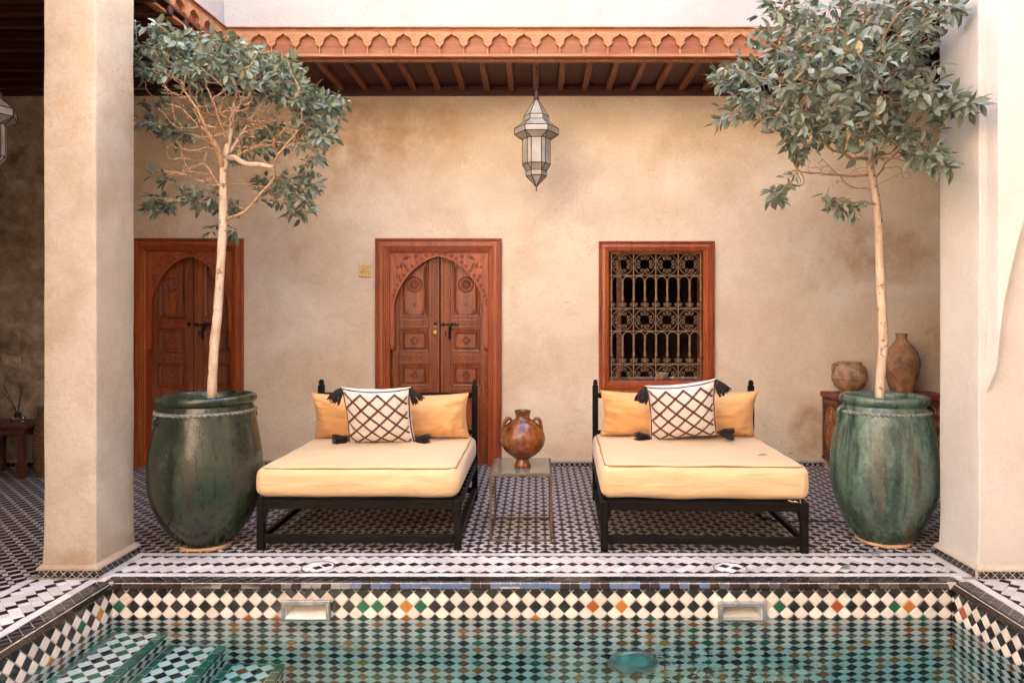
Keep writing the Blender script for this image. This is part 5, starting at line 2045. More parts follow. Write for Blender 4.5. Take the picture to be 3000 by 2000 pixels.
LJ = (-2.345, 5.13)
RJ = (2.525, 5.225)
lprof = [(.14, .012), (.168, .012), (.190, .035), (.252, .11), (.296, .165), (.333, .231), (.366, .315), (.387, .401), (.394, .50), (.391, .58), (.379, .68), (.362, .77), (.346, .85), (.333, .92), (.327, .948), (.325, .975), (.315, .992),
         (.313, 1.002), (.325, 1.012), (.338, 1.024), (.342, 1.042), (.336, 1.060), (.322, 1.070), (.303, 1.070), (.288, 1.060), (.280, 1.03), (.278, 1.0)]
jar('dark green glossy glazed jar beside the left pillar', LJ[0], LJ[1], lprof, 'pot_dark', .955, .325, ((rad(222), .895), (rad(42), .895)), 1.0,
    [(.0, .0), (.165, .0), (.176, .006), (.176, .018), (.168, .026), (.10, .026)], .55)
rprof = [(.15, .012), (.183, .012), (.200, .030), (.243, .085), (.280, .15), (.307, .208), (.340, .29), (.362, .37), (.374, .45), (.377, .534), (.370, .63), (.352, .745), (.330, .85), (.310, .925), (.294, .955), (.284, .972), (.278, .985),
         (.290, .998), (.304, 1.010), (.309, 1.028), (.304, 1.046), (.292, 1.055), (.274, 1.055), (.262, 1.046), (.256, 1.02), (.254, .985)]
jar('dusty green glazed jar with dark drips beside the right pier', RJ[0], RJ[1], rprof, 'pot_teal', .940, .297, ((rad(180), .915), (rad(-4), .915)), 6.0,
    [(.0, .0), (.178, .0), (.190, .006), (.192, .018), (.184, .028), (.10, .028)], .85)
for i, (a, r, q) in enumerate(((-1.9, .17, .036), (-1.3, .13, .03), (-2.6, .21, .028))):
    o = thing('pebble', ['larger pale pebble on the soil of the dark green jar, left of the trunk', 'pale pebble on the soil of the dark green jar, right of the trunk', 'small pale pebble near the rim of the dark green jar'][i], 'pebble', (LJ[0] + r * math.cos(a), LJ[1] + r * math.sin(a), 1.004), 0, 'pebbles in the dark green jar')
    part(G().ball((0, 0, q * .55), q, 10, 7, (1.3, 1, .75)), 'pebble_body', 'stone', o, 0)


# ------------------------------------------------------------------ trees
def leaf_mesh(name, mt, seed):
    r_ = random.Random(seed)
    cur = r_.uniform(.05, .22)
    fold = r_.uniform(.25, .6)
    tw = r_.uniform(-.15, .15)
    wd = r_.uniform(.19, .235)
    row = [(0, .0), (.22, .72), (.48, 1.0), (.74, .66), (.90, .25)]
    g = G()
    V = []
    for (y, q) in row:
        z = -cur * y * y
        x = wd * q
        V += [(-x + tw * y * y, y, z + fold * x * (1 + tw)), (tw * y * y, y, z), (x + tw * y * y, y, z + fold * x * (1 - tw))]
    V.append((tw, 1.0, -cur))
    f = []
    for i in range(4):
        b = i * 3
        f += [(b, b + 1, b + 4, b + 3), (b + 1, b + 2, b + 5, b + 4)]
    f += [(12, 13, 15), (13, 14, 15)]
    V += [(0, 0, 0), (.012, -.22, -.03), (-.012, -.22, -.03)]
    f += [(16, 17, 18)]
    # drop the degenerate first row faces
    f[0] = (1, 4, 3)
    f[1] = (1, 5, 4)
    g.add(V, f)
    return g


def build_tree(name, label, trunk, limbs, clusters, mt, size, excl, bare=(), seed=1, nleaf=(5, 8), radial=None):
    r_ = random.Random(seed)
    o = thing(name, label, 'tree', (0, 0, 0), 0, 'small trees growing in the glazed jars')
    base = trunk[0][0]
    P, PA, RMIN, DIRS = [], [], [], []
    def addnode(p, pa, rm=0.0):
        P.append(Vector(p))
        PA.append(pa)
        RMIN.append(rm)
        return len(P) - 1
    # densify trunk
    last = -1
    for i in range(len(trunk) - 1):
        (a, ra), (b, rb) = trunk[i], trunk[i + 1]
        m = max(1, int((b - a).length / .05))
        for k in range(m):
            last = addnode(a.lerp(b, k / m), last, ra + (rb - ra) * k / m)
    last = addnode(trunk[-1][0], last, trunk[-1][1])
    ntr = len(P)
    for (start, pts) in limbs:     # start: height fraction node by z
        j = min(range(ntr), key=lambda q: (P[q] - start).length)
        prev = j
        pp = [(P[j], pts[0][1])] + list(pts)
        for i in range(len(pp) - 1):
            (a, ra), (b, rb) = pp[i], pp[i + 1]
            m = max(1, int((b - a).length / .06))
            for k in range(1, m + 1):
                q = a.lerp(b, k / m) + Vector((r_.gauss(0, .004), r_.gauss(0, .004), r_.gauss(0, .004)))
                prev = addnode(q, prev, ra + (rb - ra) * k / m)
    targets = []
    for (px, py, rp, cnt, doff, ds, leafy) in clusters:
        for _ in range(cnt):
            while True:
                u, v = r_.uniform(-1, 1), r_.uniform(-1, 1)
                if u * u + v * v < 1:
                    break
            d = base.y + doff + r_.uniform(-ds, ds)
            p = at(px + u * rp, py + v * rp * .8, d)
            if excl(p):
                continue
            targets.append((p, leafy))
    fork = P[ntr - 1]
    jmin = min(range(ntr), key=lambda q: abs(P[q].z - (limbs[0][0].z if limbs else fork.z - .3)))
    jmin = min([jmin] + [min(range(ntr), key=lambda q: (P[q] - s).length) for s, _ in limbs])
    targets.sort(key=lambda q: (q[0] - fork).length)
    arr = np.zeros((60000, 3))
    plen = np.zeros(60000)
    nn = len(P)
    for i in range(nn):
        arr[i] = P[i]
        plen[i] = 0 if PA[i] < 0 else plen[PA[i]] + (P[i] - P[PA[i]]).length
    tips = []
    for (tp, leafy) in targets:
        dd = np.linalg.norm(arr[jmin:nn] - np.array(tp), axis=1) + .22 * plen[jmin:nn]
        low = arr[jmin:nn, 2] > tp.z + .02
        dd = dd + np.where(low, .12, 0)
        j = int(np.argmin(dd)) + jmin
        a = P[j]
        L = (tp - a).length
        if L < .02:
            continue
        pdir = (a - P[PA[j]]).normalized() if PA[j] >= 0 else Vector((0, 0, 1))
        ctrl = a + pdir * L * .35 + Vector((r_.gauss(0, .12), r_.gauss(0, .12), r_.gauss(.03, .10))) * L
        m = max(3, int(L / .05))
        prev = j
        for k in range(1, m + 1):
            t_ = k / m
            q = a * (1 - t_) ** 2 + ctrl * 2 * t_ * (1 - t_) + tp * t_ * t_
            q = q + Vector((r_.gauss(0, .0045), r_.gauss(0, .0045), r_.gauss(0, .0045)))
            if excl(q):
                q = q + (tp - q) * 0
            prev = addnode(q, prev)
            arr[nn] = q
            plen[nn] = plen[PA[prev]] + (q - P[PA[prev]]).length
            nn += 1
        tips.append((prev, leafy))
    N_ = len(P)
    cnt = [0] * N_
    kids = [[] for _ in range(N_)]
    for i in range(N_):
        if PA[i] >= 0:
            kids[PA[i]].append(i)
    for i, _ in tips:
        cnt[i] += 1
    for i in range(N_ - 1, -1, -1):
        if PA[i] >= 0:
            cnt[PA[i]] += max(cnt[i], 0)
    rad_ = [max(RMIN[i], .0019 * max(1, cnt[i]) ** .38) for i in range(N_)]
    for i in range(ntr):
        rad_[i] = RMIN[i]
    for i in range(ntr, N_):
        rad_[i] = min(rad_[i], rad_[PA[i]] * .96)
    # chains
    tg = G()
    pts = P[:ntr]
    tg.tube(pts, [RMIN[i] * (1 + .06 * noise.noise(P[i] * 9) + .09 * noise.noise(P[i] * 23)) for i in range(ntr)], 14)
    part(tg, 'trunk', 'bark', o, 0)
    big, small = [], G()
    starts = []
    for i in range(ntr):
        for k in kids[i]:
            if k >= ntr:
                starts.append((i, k))
    while starts:
        a, k = starts.pop()
        ch = [a, k]
        while kids[ch[-1]]:
            ks = sorted(kids[ch[-1]], key=lambda q: -rad_[q])
            for q in ks[1:]:
                starts.append((ch[-1], q))
            ch.append(ks[0])
        rr = [rad_[q] for q in ch]
        rr[0] = rr[1] * 1.1
        if rr[1] > .0088:
            part(G().tube([P[q] for q in ch], rr, 8), 'branch', 'twig' if rr[1] < .014 else 'bark', o, 0)
        else:
            small.tube([P[q] for q in ch], rr, 4 if rr[1] < .004 else 5, caps=False)
    part(small, 'twigs', 'twig', o, 0, 'stuff').name = 'twig_mass'
    # leaves
    lm = [leaf_mesh('leaf', mt, seed * 10 + i) for i in range(5)]
    lme = [g.mesh('leaf', mt, 0) for g in lm]
    leaves = []
    for (i, leafy) in tips:
        if not leafy:
            continue
        tdir = (P[i] - P[PA[i]]).normalized()
        nl = r_.randint(*nleaf)
        for k in range(nl):
            j = i
            for _ in range(r_.choice((0, 0, 1, 1, 2, 3) if leafy > 1 else (0, 0, 0, 1, 1, 2))):
                if PA[j] >= ntr:
                    j = PA[j]
            p = P[j]
            rd = Vector((r_.gauss(0, 1), r_.gauss(0, 1), r_.gauss(0, 1))).normalized()
            dr = (tdir * .55 + rd * .75 + Vector((0, -.10, -.30))).normalized()
            up = (Vector((0, -.3, 1.0)) + Vector((r_.gauss(0, .75), r_.gauss(0, .75), r_.gauss(0, .5)))).normalized()
            xax = dr.cross(up)
            if xax.length < .05:
                continue
            xax.normalize()
            zax = xax.cross(dr)
            L = size * r_.choice((r_.uniform(.45, .8), r_.uniform(.75, 1.2), r_.uniform(.75, 1.2)))
            q = p + dr * L * .2
            if excl(q + dr * L * .7):
                continue
            M = Matrix(((xax.x * L, dr.x * L, zax.x * L, q.x), (xax.y * L, dr.y * L, zax.y * L, q.y), (xax.z * L, dr.z * L, zax.z * L, q.z), (0, 0, 0, 1)))
            vis = abs(zax.dot((Vector((0, 0, EYE)) - q).normalized())) * L * L / q.y ** 2
            px = CX + q.x / q.y * F
            py = CY - (q.z - EYE) / q.y * F
            if not (0 < px < 3000 and 0 < py < 2000) or excl_view(q):
                vis = 0
            # leaves deep inside the crown are hidden by nearer ones
            leaves.append((vis * (1.6 if q.y < base.y else .8), M, r_.randrange(5)))
    leaves.sort(key=lambda q: -q[0])
    rest = G()
    for i, (vis, M, k) in enumerate(leaves):
        if i < 300 and vis > 0:
            link('leaf', lme[k], o, M)
        else:
            rest.add(lm[k].V, lm[k].F, M)
    part(rest, 'foliage', mt, o, 0, 'stuff')
    print('TREE', label[:20], len(leaves), 'nodes', N_)
    return o


def excl_view(q):
    # behind the left pillar as seen from the camera
    px = CX + q.x / q.y * F
    return (110 < px < 392 and q.y > 4.47) or (px > 2872 and q.y > 4.45) or (px > 2762 and q.y > 4.9)


def in_left(p):
    return (p.x < -2.62 and p.y < 4.98) or p.y > 6.72 and p.z > 3.95 or p.y < 4.3


def in_right(p):
    return (p.x > 2.70 and p.y > 4.36 and p.y < 5.0) or p.y > 6.72 and p.z > 3.95 or p.y > 7.7 or (p.y <= 4.36 and p.x > 2.9)


D0 = 5.13
tl = [(620, 1172, .0325), (623, 1095, .0315), (628, 1005, .0310), (638, 917, .0300), (643, 830, .0295), (649, 740, .0290), (654, 650, .0285), (654, 560, .0275), (655, 500, .0260), (661, 462, .0245), (668, 425, .020), (676, 385, .017), (681, 340, .013), (686, 300, .009)]
trunk = [(at(x, y, D0), r) for x, y, r in tl]
limbs = [
    (at(655, 505, D0), [(at(640, 440, D0 - .08), .013), (at(605, 385, D0 - .12), .011), (at(582, 322, D0 - .16), .008), (at(535, 255, D0 - .2), .006)]),
    (at(661, 462, D0), [(at(690, 463, D0 - .04), .020), (at(732, 481, D0 - .10), .018), (at(798, 489, D0 - .15), .014)]),
    (at(661, 462, D0), [(at(700, 410, D0 + .05), .012), (at(735, 350, D0 + .1), .009), (at(770, 300, D0 + .12), .007)]),
    (at(655, 500, D0), [(at(625, 420, D0 + .12), .011), (at(590, 360, D0 + .2), .008)]),
    (at(668, 425, D0), [(at(650, 370, D0 - .1), .010), (at(632, 320, D0 - .2), .008), (at(610, 262, D0 - .25), .006)]),
    (at(650, 560, D0), [(at(600, 480, D0 + .1), .008), (at(540, 500, D0 + .15), .006), (at(500, 520, D0 + .2), .004)]),
    (at(653, 660, D0), [(at(720, 620, D0 - .05), .007), (at(770, 560, D0 - .08), .005), (at(798, 535, D0 - .1), .004)]),
]
jj = at(790, 489, D0 - .15)
CL = []
# the domed top: denser along the upper side
dome = [(425, 105, 60, 12), (480, 110, 55, 14), (540, 140, 60, 18), (430, 195, 50, 10), (500, 195, 60, 16), (600, 160, 60, 20), (660, 150, 60, 20), (720, 165, 60, 22), (570, 210, 50, 14), (640, 205, 60, 18), (700, 215, 60, 18),
        (770, 185, 55, 18), (820, 205, 50, 16), (770, 240, 50, 14), (860, 245, 50, 16), (900, 275, 45, 14), (840, 285, 45, 10), (935, 305, 45, 13), (970, 330, 42, 10), (1000, 305, 30, 4), (940, 370, 45, 9), (900, 345, 40, 6), (970, 400, 28, 4), (905, 405, 40, 5)]
for (px, py, rp, c) in dome:
    q = (px - 690) / 340
    ds = .55 * math.sqrt(max(.05, 1 - q * q))
    CL.append((px, py, rp, int(c * 1.35), 0, ds, 1))
for (px, py, rp, c) in ((430, 350, 30, 4), (470, 375, 30, 5), (450, 310, 30, 3), (500, 385, 35, 6), (540, 400, 30, 4), (470, 520, 25, 3), (470, 590, 40, 6), (440, 605, 25, 3), (600, 585, 35, 6), (560, 560, 30, 3), (680, 600, 28, 5), (535, 575, 25, 3),
                        (700, 440, 40, 7), (760, 400, 45, 8), (800, 430, 40, 5), (850, 520, 45, 9), (880, 560, 40, 9), (815, 570, 40, 7), (870, 615, 35, 7), (910, 535, 30, 5), (790, 530, 30, 4), (840, 390, 45, 6), (720, 330, 50, 6), (600, 320, 50, 5), (640, 670, 22, 2), (682, 685, 18, 2), (930, 470, 30, 3)):
    CL.append((px, py, rp, int(c * 1.4), .30, .25, 1))
for (px, py, rp, c) in ((520, 290, 80, 36), (560, 340, 90, 52), (650, 300, 100, 80), (740, 320, 90, 64), (820, 360, 80, 44), (880, 390, 60, 20), (560, 450, 80, 34), (780, 450, 70, 22), (620, 530, 60, 14), (760, 570, 50, 12), (520, 490, 50, 14), (660, 370, 90, 40)):
    CL.append((px, py, rp, c, -.05, .4, 0))
build_tree('ficus_tree', 'thin pale tree with umbrella crown and bare twigs in the dark green jar', trunk, limbs, CL, 'leaf_left', .074, in_left, seed=3, nleaf=(6, 10))

D0 = 5.22
tl = [(2577, 1178, .0335), (2580, 1096, .0330), (2589, 1007, .0325), (2586, 935, .0315), (2580, 830, .0310), (2577, 740, .0300), (2574, 665, .0295), (2568, 600, .0290), (2558, 535, .0285), (2549, 490, .0275), (2545, 445, .0265), (2542, 400, .025), (2538, 340, .021), (2534, 260, .018), (2530, 160, .014), (2528, 60, .009), (2526, -60, .005)]
trunk = [(at(x, y, D0), r) for x, y, r in tl]
limbs = [
    (at(2542, 470, D0), [(at(2500, 462, D0 - .05), .010), (at(2440, 440, D0 - .1), .008), (at(2405, 405, D0 - .2), .006)]),
    (at(2549, 515, D0), [(at(2470, 517, D0 - .04), .009), (at(2400, 508, D0 - .1), .007), (at(2330, 500, D0 - .15), .005)]),
    (at(2552, 548, D0), [(at(2500, 550, D0 - .02), .006), (at(2475, 535, D0), .005), (at(2464, 515, D0), .004)]),
    (at(2565, 605, D0), [(at(2530, 592, D0 - .05), .006), (at(2480, 596, D0 - .1), .004)]),
    (at(2560, 540, D0), [(at(2590, 480, D0 + .1), .007), (at(2640, 440, D0 + .1), .005)]),
    (at(2538, 340, D0), [(at(2600, 280, D0 - .1), .012), (at(2690, 290, D0 - .3), .008), (at(2780, 300, D0 - .6), .006)]),
    (at(2538, 340, D0), [(at(2450, 270, D0 - .1), .012), (at(2340, 230, D0 - .15), .008), (at(2200, 230, D0 - .2), .006)]),
    (at(2534, 260, D0), [(at(2560, 180, D0 - .3), .010), (at(2600, 90, D0 - .5), .006)]),
    (at(2534, 260, D0), [(at(2450, 150, D0 + .1), .010), (at(2370, 60, D0 + .15), .006)]),
    (at(2540, 300, D0), [(at(2480, 310, D0 - .4), .009), (at(2430, 330, D0 - .65), .006)]),
]
CL = []
for (px, py, rp, c, do, ds) in ((2300, 40, 75, 20, 0, .35), (2420, 20, 90, 22, 0, .5), (2540, 10, 90, 22, 0, .6), (2640, 40, 90, 26, -.3, .5), (2750, 40, 65, 20, -.5, .35), (2790, 20, 40, 8, -.75, .1), (2260, 110, 65, 18, 0, .35), (2360, 120, 80, 24, -.1, .5), (2470, 120, 90, 28, -.2, .6),
                                (2590, 130, 90, 28, -.3, .6), (2690, 120, 70, 20, -.4, .4), (2250, 190, 70, 18, -.05, .35), (2160, 215, 45, 12, -.05, .2), (2110, 225, 35, 8, -.05, .15), (2190, 240, 50, 12, -.05, .25), (2350, 200, 80, 22, -.2, .5), (2470, 210, 90, 28, -.3, .55), (2590, 190, 80, 20, -.2, .6),
                                (2700, 180, 55, 12, -.3, .3), (2240, 280, 70, 16, -.1, .3), (2170, 300, 45, 9, -.1, .2), (2120, 340, 35, 7, -.1, .15), (2200, 345, 40, 8, -.1, .2), (2330, 290, 80, 22, -.25, .4), (2440, 300, 90, 28, -.35, .45), (2550, 290, 85, 24, -.35, .5), (2660, 270, 75, 24, -.5, .35), (2740, 275, 60, 18, -.75, .2),
                                (2800, 290, 45, 12, -.82, .12), (2845, 300, 30, 7, -.85, .08), (2310, 360, 55, 14, -.3, .3), (2400, 370, 70, 20, -.4, .35), (2500, 370, 75, 20, -.35, .4), (2600, 370, 60, 14, -.4, .3), (2640, 400, 45, 12, -.5, .2), (2560, 410, 50, 6, .1, .2), (2350, 420, 40, 9, -.3, .2), (2720, 380, 40, 7, -.5, .2),
                                (2700, 445, 40, 8, -.45, .15), (2755, 455, 35, 8, -.8, .1), (2770, 490, 28, 5, -.82, .08), (2310, 440, 22, 3, -.15, .1), (2300, 530, 28, 4, -.15, .1), (2275, 575, 28, 5, -.15, .1), (2440, 590, 30, 5, -.1, .1), (2480, 605, 30, 5, -.1, .1), (2510, 600, 20, 2, -.1, .1), (2270, 590, 30, 3, -.15, .1)):
    CL.append((px, py, rp, int(c * 1.1), do, ds, 1))
for (px, py, rp, c) in ((2450, 470, 70, 14), (2640, 480, 60, 14), (2380, 500, 50, 9), (2480, 530, 40, 6), (2650, 200, 70, 16), (2600, 450, 50, 9)):
    CL.append((px, py, rp, c, 0, .25, 0))
build_tree('leafy_tree', 'bushy grey green tree with crooked trunk in the dusty green jar', trunk, limbs, CL, 'leaf_right', .092, in_right, seed=5, nleaf=(5, 7))


# ------------------------------------------------------------------ lanterns
def lantern(label, loc, dark=False):
    o = thing('lantern', label, 'lantern', loc, 0, 'hanging glass lanterns')
    S6, B1, B2, B3 = 6, .1216, .215, .0987
    a0 = PI / 6 * 0      # hexagon with a flat face to the front: vertices at +-30 deg about -y
    def hexr(r, z):
        return [Vector((r * math.cos(PI / 3 * k + 0), r * math.sin(PI / 3 * k + 0), z)) for k in range(6)]
    def twelve(r, z):
        # hexagon of flat faces with its corners cut
        out = []
        ap = r
        for k in range(6):
            m = PI / 3 * k + PI / 6
            hw = .0491
            c = Vector((math.cos(m), math.sin(m), 0)) * ap
            t_ = Vector((-math.sin(m), math.cos(m), 0))
            out += [c - t_ * hw, c + t_ * hw]
        return [Vector((p.x, p.y, z)) for p in out]
    z0 = 3.10
    L = {'cap': hexr(.024, 3.738), 'b1t': hexr(B1, 3.581), 'b1b': hexr(B1, 3.534), 'b2t': hexr(B2, 3.460), 'b2b': hexr(B2, 3.403), 'bt': twelve(.128, 3.352), 'bb': twelve(.128, 3.109), 'b3t': hexr(B3, 3.048), 'b3b': hexr(B3, 2.997), 'tip': hexr(.004, 2.896)}
    off_ = Vector((0, 0, -z0))
    for k in L:
        L[k] = [p + off_ for p in L[k]]
    panes, edges = [], []
    def ring(a, b):
        n_ = len(a)
        for i in range(n_):
            j = (i + 1) % n_
            panes.append([a[i], a[j], b[j], b[i]])
            edges.append((a[i], b[i]))
    for p, q in (('b1t', 'cap'), ('b1b', 'b1t'), ('b2t', 'b1b'), ('b2b', 'b2t'), ('bb', 'bt'), ('b3b', 'b3t'), ('tip', 'b3b')):
        ring(L[p], L[q])
    # transitions between hexagon and twelve-sided drum
    for (hx, tw, up) in ((L['b2b'], L['bt'], True), (L['b3t'], L['bb'], False)):
        for k in range(6):
            h0, h1 = hx[k], hx[(k + 1) % 6]
            t0, t1 = tw[2 * k], tw[2 * k + 1]
            tp = tw[2 * k - 1]
            panes.append([t0, t1, h1, h0])
            panes.append([tp, t0, h0])
            edges += [(h0, t0), (h1, t1)]
    for k, r in L.items():
        if k in ('cap', 'tip'):
            continue
        for i in range(len(r)):
            edges.append((r[i], r[(i + 1) % len(r)]))
    for p in panes:
        c = sum(p, Vector()) / len(p)
        nrm = (p[1] - p[0]).cross(p[-1] - p[0]).normalized()
        if nrm.dot(Vector((c.x, c.y, 0))) < 0:
            nrm = -nrm
            p = p[::-1]
        n_ = len(p)
        V = [v.copy() for v in p] + [v - nrm * .003 for v in p]
        f = [tuple(range(n_)), tuple(range(2 * n_ - 1, n_ - 1, -1))] + [(i + n_, (i + 1) % n_ + n_, (i + 1) % n_, i) for i in range(n_)]
        part(G().add(V, f), 'pane', 'lantern_glass', o)
    g = G()
    for a, b in edges:
        g.tube([a, b], .0044, 5)
    part(g, 'came', 'lantern_came', o)
    g = G()
    zc = -z0
    g.lathe([(.0, 3.735 + zc), (.026, 3.735 + zc), (.026, 3.76 + zc), (.022, 3.765 + zc), (.022, 3.795 + zc), (.027, 3.80 + zc), (.025, 3.815 + zc), (.012, 3.825 + zc), (.0, 3.83 + zc)], 14)
    part(g, 'cap', 'lantern_came', o, 40)
    part(G().lathe([(.0, 2.902 + zc), (.005, 2.898 + zc), (.004, 2.88 + zc), (.009, 2.872 + zc), (.004, 2.864 + zc), (.002, 2.845 + zc)], 10), 'finial', 'lantern_came', o, 40)
    g = G()
    z = 3.828 + zc
    k = 0
    zt_ = CEIL + .069 - loc[2]
    while z < zt_ - .03:
        pts = [(.008 * math.cos(a), 0, z + .016 + .018 * math.sin(a)) for a in [2 * PI * i / 10 for i in range(10)]]
        m = Matrix.Rotation(PI / 2 * (k % 2), 4, 'Z')
        g.tube(pts, .0026, 5, True, 1, m)
        z += .029
        k += 1
    g.tube([(0, 0, zt_ - .03), (.0, 0, zt_)], .005, 6)
    part(g, 'chain', 'iron', o)
    g = G()
    g.tube([(0.004, .004, 3.82 + zc), (-.010, .006, 3.90 + zc), (.006, .005, 3.97 + zc), (.012, 0, zt_ - .02)], .0035, 6)
    part(g, 'flex', 'rubber', o)
    return o


lantern('hanging hexagonal glass lantern in front of the wall between door and window', (0.005, 7.03, 3.10))
lantern('hanging hexagonal glass lantern in the dark left gallery at the left edge', (-4.11, 5.37, 2.81))

# ------------------------------------------------------------------ chest and clay pots in the right corner
CX0, CX1, CY0, CY1 = 3.09, 4.25, 7.36, 7.81
o = thing('carved_chest', 'low carved red and gold wooden chest behind the dusty green jar', 'chest', ((CX0 + CX1) / 2, (CY0 + CY1) / 2, 0))
hx, hy = (CX1 - CX0) / 2, (CY1 - CY0) / 2
part(G().box(-hx + .02, hx - .02, -hy + .02, hy - .005, .14, .775, .006), 'chest_body', 'wood_chest', o)
part(G().box(-hx - .01, hx + .01, -hy - .01, hy + .0, .776, .828, .008), 'chest_top', 'chest_red', o)
part(G().box(-hx + .005, hx - .005, -hy + .005, hy - .002, .10, .1395, .008), 'base_moulding', 'wood_chest', o)
for sx in (-1, 1):
    for sy in (-1, 1):
        m = T(sx * (hx - .05), sy * (hy - .05), 0)
        part(G().lathe([(.0, 0), (.018, 0), (.03, .012), (.026, .03), (.034, .055), (.030, .08), (.038, .0995)], 12), 'foot', 'bare_clay', o, 50, None, m)
g = G()
xs_ = -hx + .0195
sm = Matrix.Rotation(-PI / 2, 4, 'Z')     # map front plane onto the left side
def side_m(): return T(xs_, 0, 0) @ sm
# left side: frame and oval medallion
for (a, b, c, d) in ((-hy + .03, hy - .02, .70, .76), (-hy + .03, hy - .02, .15, .20)):
    g.box(xs_ - .012, xs_, a, b, c, d, .003)
for (a, b) in ((-hy + .03, -hy + .075), (hy - .06, hy - .02)):
    g.box(xs_ - .012, xs_, a, b, .2005, .6995, .003)
part(g, 'side_frame', 'wood_chest', o)
g = G()
pts = [(xs_ - .004, .145 * math.cos(a), .455 + .225 * math.sin(a)) for a in [2 * PI * i / 32 for i in range(32)]]
V = [(xs_ - .006, 0, .455)] + pts
g.add(V, [(0, 1 + (i + 1) % 32, 1 + i) for i in range(32)])
part(g, 'medallion', 'chest_red', o)
g = G()
g.tube(pts, .006, 5, True)
for (cz, r) in ((.58, .05), (.46, .075), (.33, .05)):
    g.tube([(xs_ - .008, r * .75 * math.cos(a), cz + r * math.sin(a)) for a in [2 * PI * i / 18 for i in range(18)]], .004, 4, True)
for i in range(60):
    a, q = RN.uniform(0, 2 * PI), math.sqrt(RN.random()) * .92
    g.ball((xs_ - .007, .14 * q * math.cos(a), .455 + .22 * q * math.sin(a)), .008, 5, 4, (.6, 1, 1.5))
part(g, 'side_carving', 'chest_gold', o)
g = G()
yf = -hy + .0195
for (z0, z1) in ((.72, .765), (.44, .475), (.15, .19)):
    g.box(-hx + .03, hx - .03, yf - .012, yf, z0, z1, .003)
for i in range(6):
    xx = -hx + .05 + i * (2 * hx - .1) / 5
    g.box(xx - .018, xx + .018, yf - .010, yf, .1905, .7195, .003)
part(g, 'front_frame', 'wood_chest', o)
g = G()
for i in range(10):
    for j in range(4):
        cx = -hx + .09 + i * (2 * hx - .18) / 9
        cz = .245 + j * .14
        g.tube([(cx + .042 * math.cos(a), yf - .008, cz + .042 * math.sin(a)) for a in [2 * PI * q / 14 for q in range(14)]], .005, 4, True)
        for k in range(6):
            a = 2 * PI * k / 6
            g.ball((cx + .022 * math.cos(a), yf - .005, cz + .022 * math.sin(a)), .0085, 5, 4, (1, .6, 1))
        g.ball((cx, yf - .006, cz), .008, 5, 4)
for i in range(220):
    g.ball((RN.uniform(-hx + .04, hx - .04), yf - .002, RN.uniform(.2, .71)), .008, 5, 4, (1.5, .6, .8))
part(g, 'front_carving', 'chest_gold', o)

c = at(2490, 1149, 7.56)
o = thing('clay_pot', 'squat ridged clay pot with loop handle on the carved chest', 'pot', (c.x, 7.57, .829), 0, 'old clay pots on the carved chest')
prof = [(.0, 0), (.095, 0), (.098, .012), (.090, .028), (.115, .045), (.150, .085), (.170, .125), (.176, .150), (.181, .156), (.176, .163), (.174, .182), (.180, .188), (.174, .195), (.172, .225), (.160, .262), (.140, .286), (.122, .296), (.118, .306), (.124, .322), (.118, .328), (.106, .322), (.105, .29), (.0, .27)]
part(G().lathe(prof, 48, None, 0, .015, 2.0), 'pot_body', 'clay_pale', o, 45)
pts = [(-.118, 0, .300), (-.150, 0, .312), (-.172, 0, .295), (-.178, 0, .255), (-.172, 0, .215), (-.165, 0, .198)]
part(G().tube(pts, [.012, .015, .016, .016, .014, .013], 8), 'handle', 'clay_pale', o, 60)
pts = [(.118, 0, .300), (.150, 0, .306), (.168, 0, .285), (.172, 0, .255), (.168, 0, .222), (.166, 0, .205)]
part(G().tube(pts, .013, 8), 'handle', 'clay_pale', o, 60, None, Matrix.Rotation(rad(22), 4, 'Z'))
c = at(2643, 1150, 7.56)
o = thing('clay_jar', 'tall narrow necked clay jar on the carved chest behind the trunk', 'jar', (c.x, 7.57, .829), 0, 'old clay pots on the carved chest')
prof = [(.0, 0), (.100, 0), (.112, .012), (.122, .06), (.142, .13), (.163, .20), (.175, .265), (.178, .315), (.172, .37), (.150, .43), (.115, .485), (.080, .525), (.060, .552), (.052, .575), (.052, .600), (.060, .618), (.062, .626), (.052, .627), (.044, .61), (.0, .58)]
part(G().lathe(prof, 48, None, 0, .02, 4.0), 'jar_body', 'clay', o, 45)
pts = [(.150, 0, .415), (.178, 0, .405), (.198, 0, .370), (.196, 0, .325), (.176, 0, .290)]
part(G().tube(pts, [.014, .016, .018, .017, .014], 8), 'lug_handle', 'clay', o, 60, None, Matrix.Rotation(rad(12), 4, 'Z'))

# ------------------------------------------------------------------ left gallery: stool, diffuser, basket, switch
o = thing('low_table', 'dark wooden low table at the left edge in the shaded gallery', 'table', (-5.40, 7.42, 0))
part(G().box(-.30, .30, -.24, .24, .505, .545, .008), 'table_top', 'wood_chest', o)
part(G().box(-.26, .26, -.20, .20, .43, .504, .005), 'apron', 'wood_chest', o)
for sx in (-1, 1):
    for sy in (-1, 1):
        m = T(sx * .235, sy * .18, 0)
        g = G()
        V = []
        for (k, z) in ((.024, 0), (.030, .08), (.024, .2), (.034, .4295)):
            V += [(-k, -k, z), (k, -k, z), (k, k, z), (-k, k, z)]
        g.add(V, [(i * 4 + j, i * 4 + (j + 1) % 4, i * 4 + 4 + (j + 1) % 4, i * 4 + 4 + j) for i in range(3) for j in range(4)] + [(3, 2, 1, 0)])
        part(g, 'leg', 'wood_chest', o, None, None, m)
c = at(56, 1240, 7.42)
o = thing('reed_diffuser', 'small glass reed diffuser bottle with dark reeds on the low table', 'diffuser', (c.x, 7.40, .546))
part(G().box(-.062, .062, -.03, .03, 0, .058, .008), 'bottle', 'bottle_glass', o)
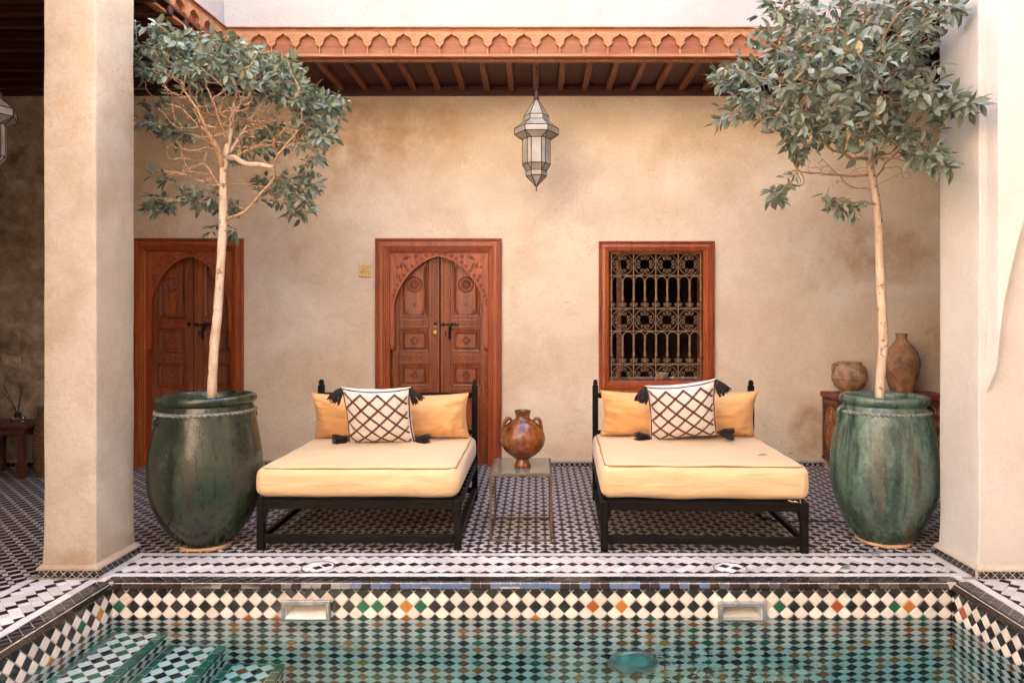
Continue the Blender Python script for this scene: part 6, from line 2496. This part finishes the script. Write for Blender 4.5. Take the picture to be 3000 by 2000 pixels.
part(G().lathe([(.0, .0585), (.028, .0585), (.030, .064), (.030, .10), (.024, .104), (.0, .104)], 16), 'stopper', 'rubber', o, 40)
for (dx_, dy_, l) in ((-.17, .03, .29), (.03, 0, .30), (.045, .02, .28), (-.13, -.02, .22)):
    part(G().tube([(0, 0, .09), (dx_, dy_, .09 + l)], .0035, 5), 'reed', 'iron', o)
o = thing('woven_basket', 'tall coiled straw basket half hidden behind the left pillar', 'basket', (-4.965, 7.43, 0))
prof = [(.0, 0)]
nb = 32
for i in range(nb):
    z = .70 * i / nb
    r = .155 + .03 * math.sin(PI * min(1, z / .62)) - .01 * (z > .6)
    for (k, q) in ((0, 0), (.25, .007), (.5, .010), (.75, .007)):
        prof.append((r + q, z + k * .70 / nb))
prof += [(.158, .702), (.145, .70), (.14, .05), (.0, .04)]
part(G().lathe(prof, 40, None, 0, .02), 'basket_body', 'basket', o, 60)
c = at(34, 1058, WALL)
o = thing('light_switch', 'double round light switch on the dark left gallery wall', 'switch', (c.x, WALL, c.z))
part(G().box(-.103, .103, -.014, 0, -.055, .055, .005), 'switch_plate', 'switch', o)
for sx in (-1, 1):
    part(G().lathe([(.001, .020), (.018, .020), (.024, .014), (.028, .004), (.028, .0)], 20, Matrix.Rotation(rad(90), 4, 'X')), 'knob', 'switch', o, 50, None, T(sx * .05, -.0142, 0))

# ------------------------------------------------------------------ cable and fallen leaves
o = None
pts = [flr(2215, 1492), flr(2235, 1520), flr(2290, 1531), flr(2380, 1529), flr(2500, 1532), flr(2560, 1535)]
pts = [Vector((p.x, p.y, .010)) for p in pts]
cb = part(G().tube(pts, .006, 6), 'cable', 'rubber', None, 0)
tag(cb, 'dark cable lying on the tiles from the right daybed to the dusty green jar', 'cable')


def fallen(label, p, size, rz, mt, tilt=.1, seed=0):
    g = leaf_mesh('leaf', mt, 90 + seed)
    g.V = [(x * size, y * size, z * size + .004) for x, y, z in g.V]
    mn = min(v[2] for v in g.V)
    g.V = [(x, y, z - mn) for x, y, z in g.V]
    q = part(g, 'fallen_leaf', mt, None, 0)
    q.location = p
    q.rotation_euler = (tilt, 0, rz)
    tag(q, label, 'leaf', 'fallen leaves')


def onbed(px, py, z):
    d = F * (EYE - z) / (py - CY)
    p = at(px, py, d)
    return Vector((p.x, p.y, z))


zt = TOPR + .004
fallen('tiny pale green leaf on the right mattress nearest its patterned cushion', onbed(2147, 1304, zt), .035, .6, 'leaf_left', .1, 1)
fallen('dark curled dry leaf lying across the right mattress near its far edge', onbed(2250, 1336, zt), .075, 1.5, 'dry_leaf', .05, 2)
fallen('dark curled dry leaf at the right edge of the right mattress', onbed(2312, 1334, zt), .055, -1.0, 'dry_leaf', .1, 3)
p = flr(2495, 1665)
fallen('green leaf lying on the white walkway tiles right of the right drain cover', Vector((p.x, p.y, .006)), .085, 1.75, 'leaf_left', .0, 4)
p = flr(2588, 1627)
fallen('pale leaf lying on the tiles in front of the dusty green jar', Vector((p.x, p.y, .006)), .08, 1.4, 'leaf_right', .0, 5)
p = flr(2498, 1583)
fallen('small brown leaf on the tiles left of the dusty green jar foot', Vector((p.x, p.y, .006)), .06, .3, 'dry_leaf', .2, 6)
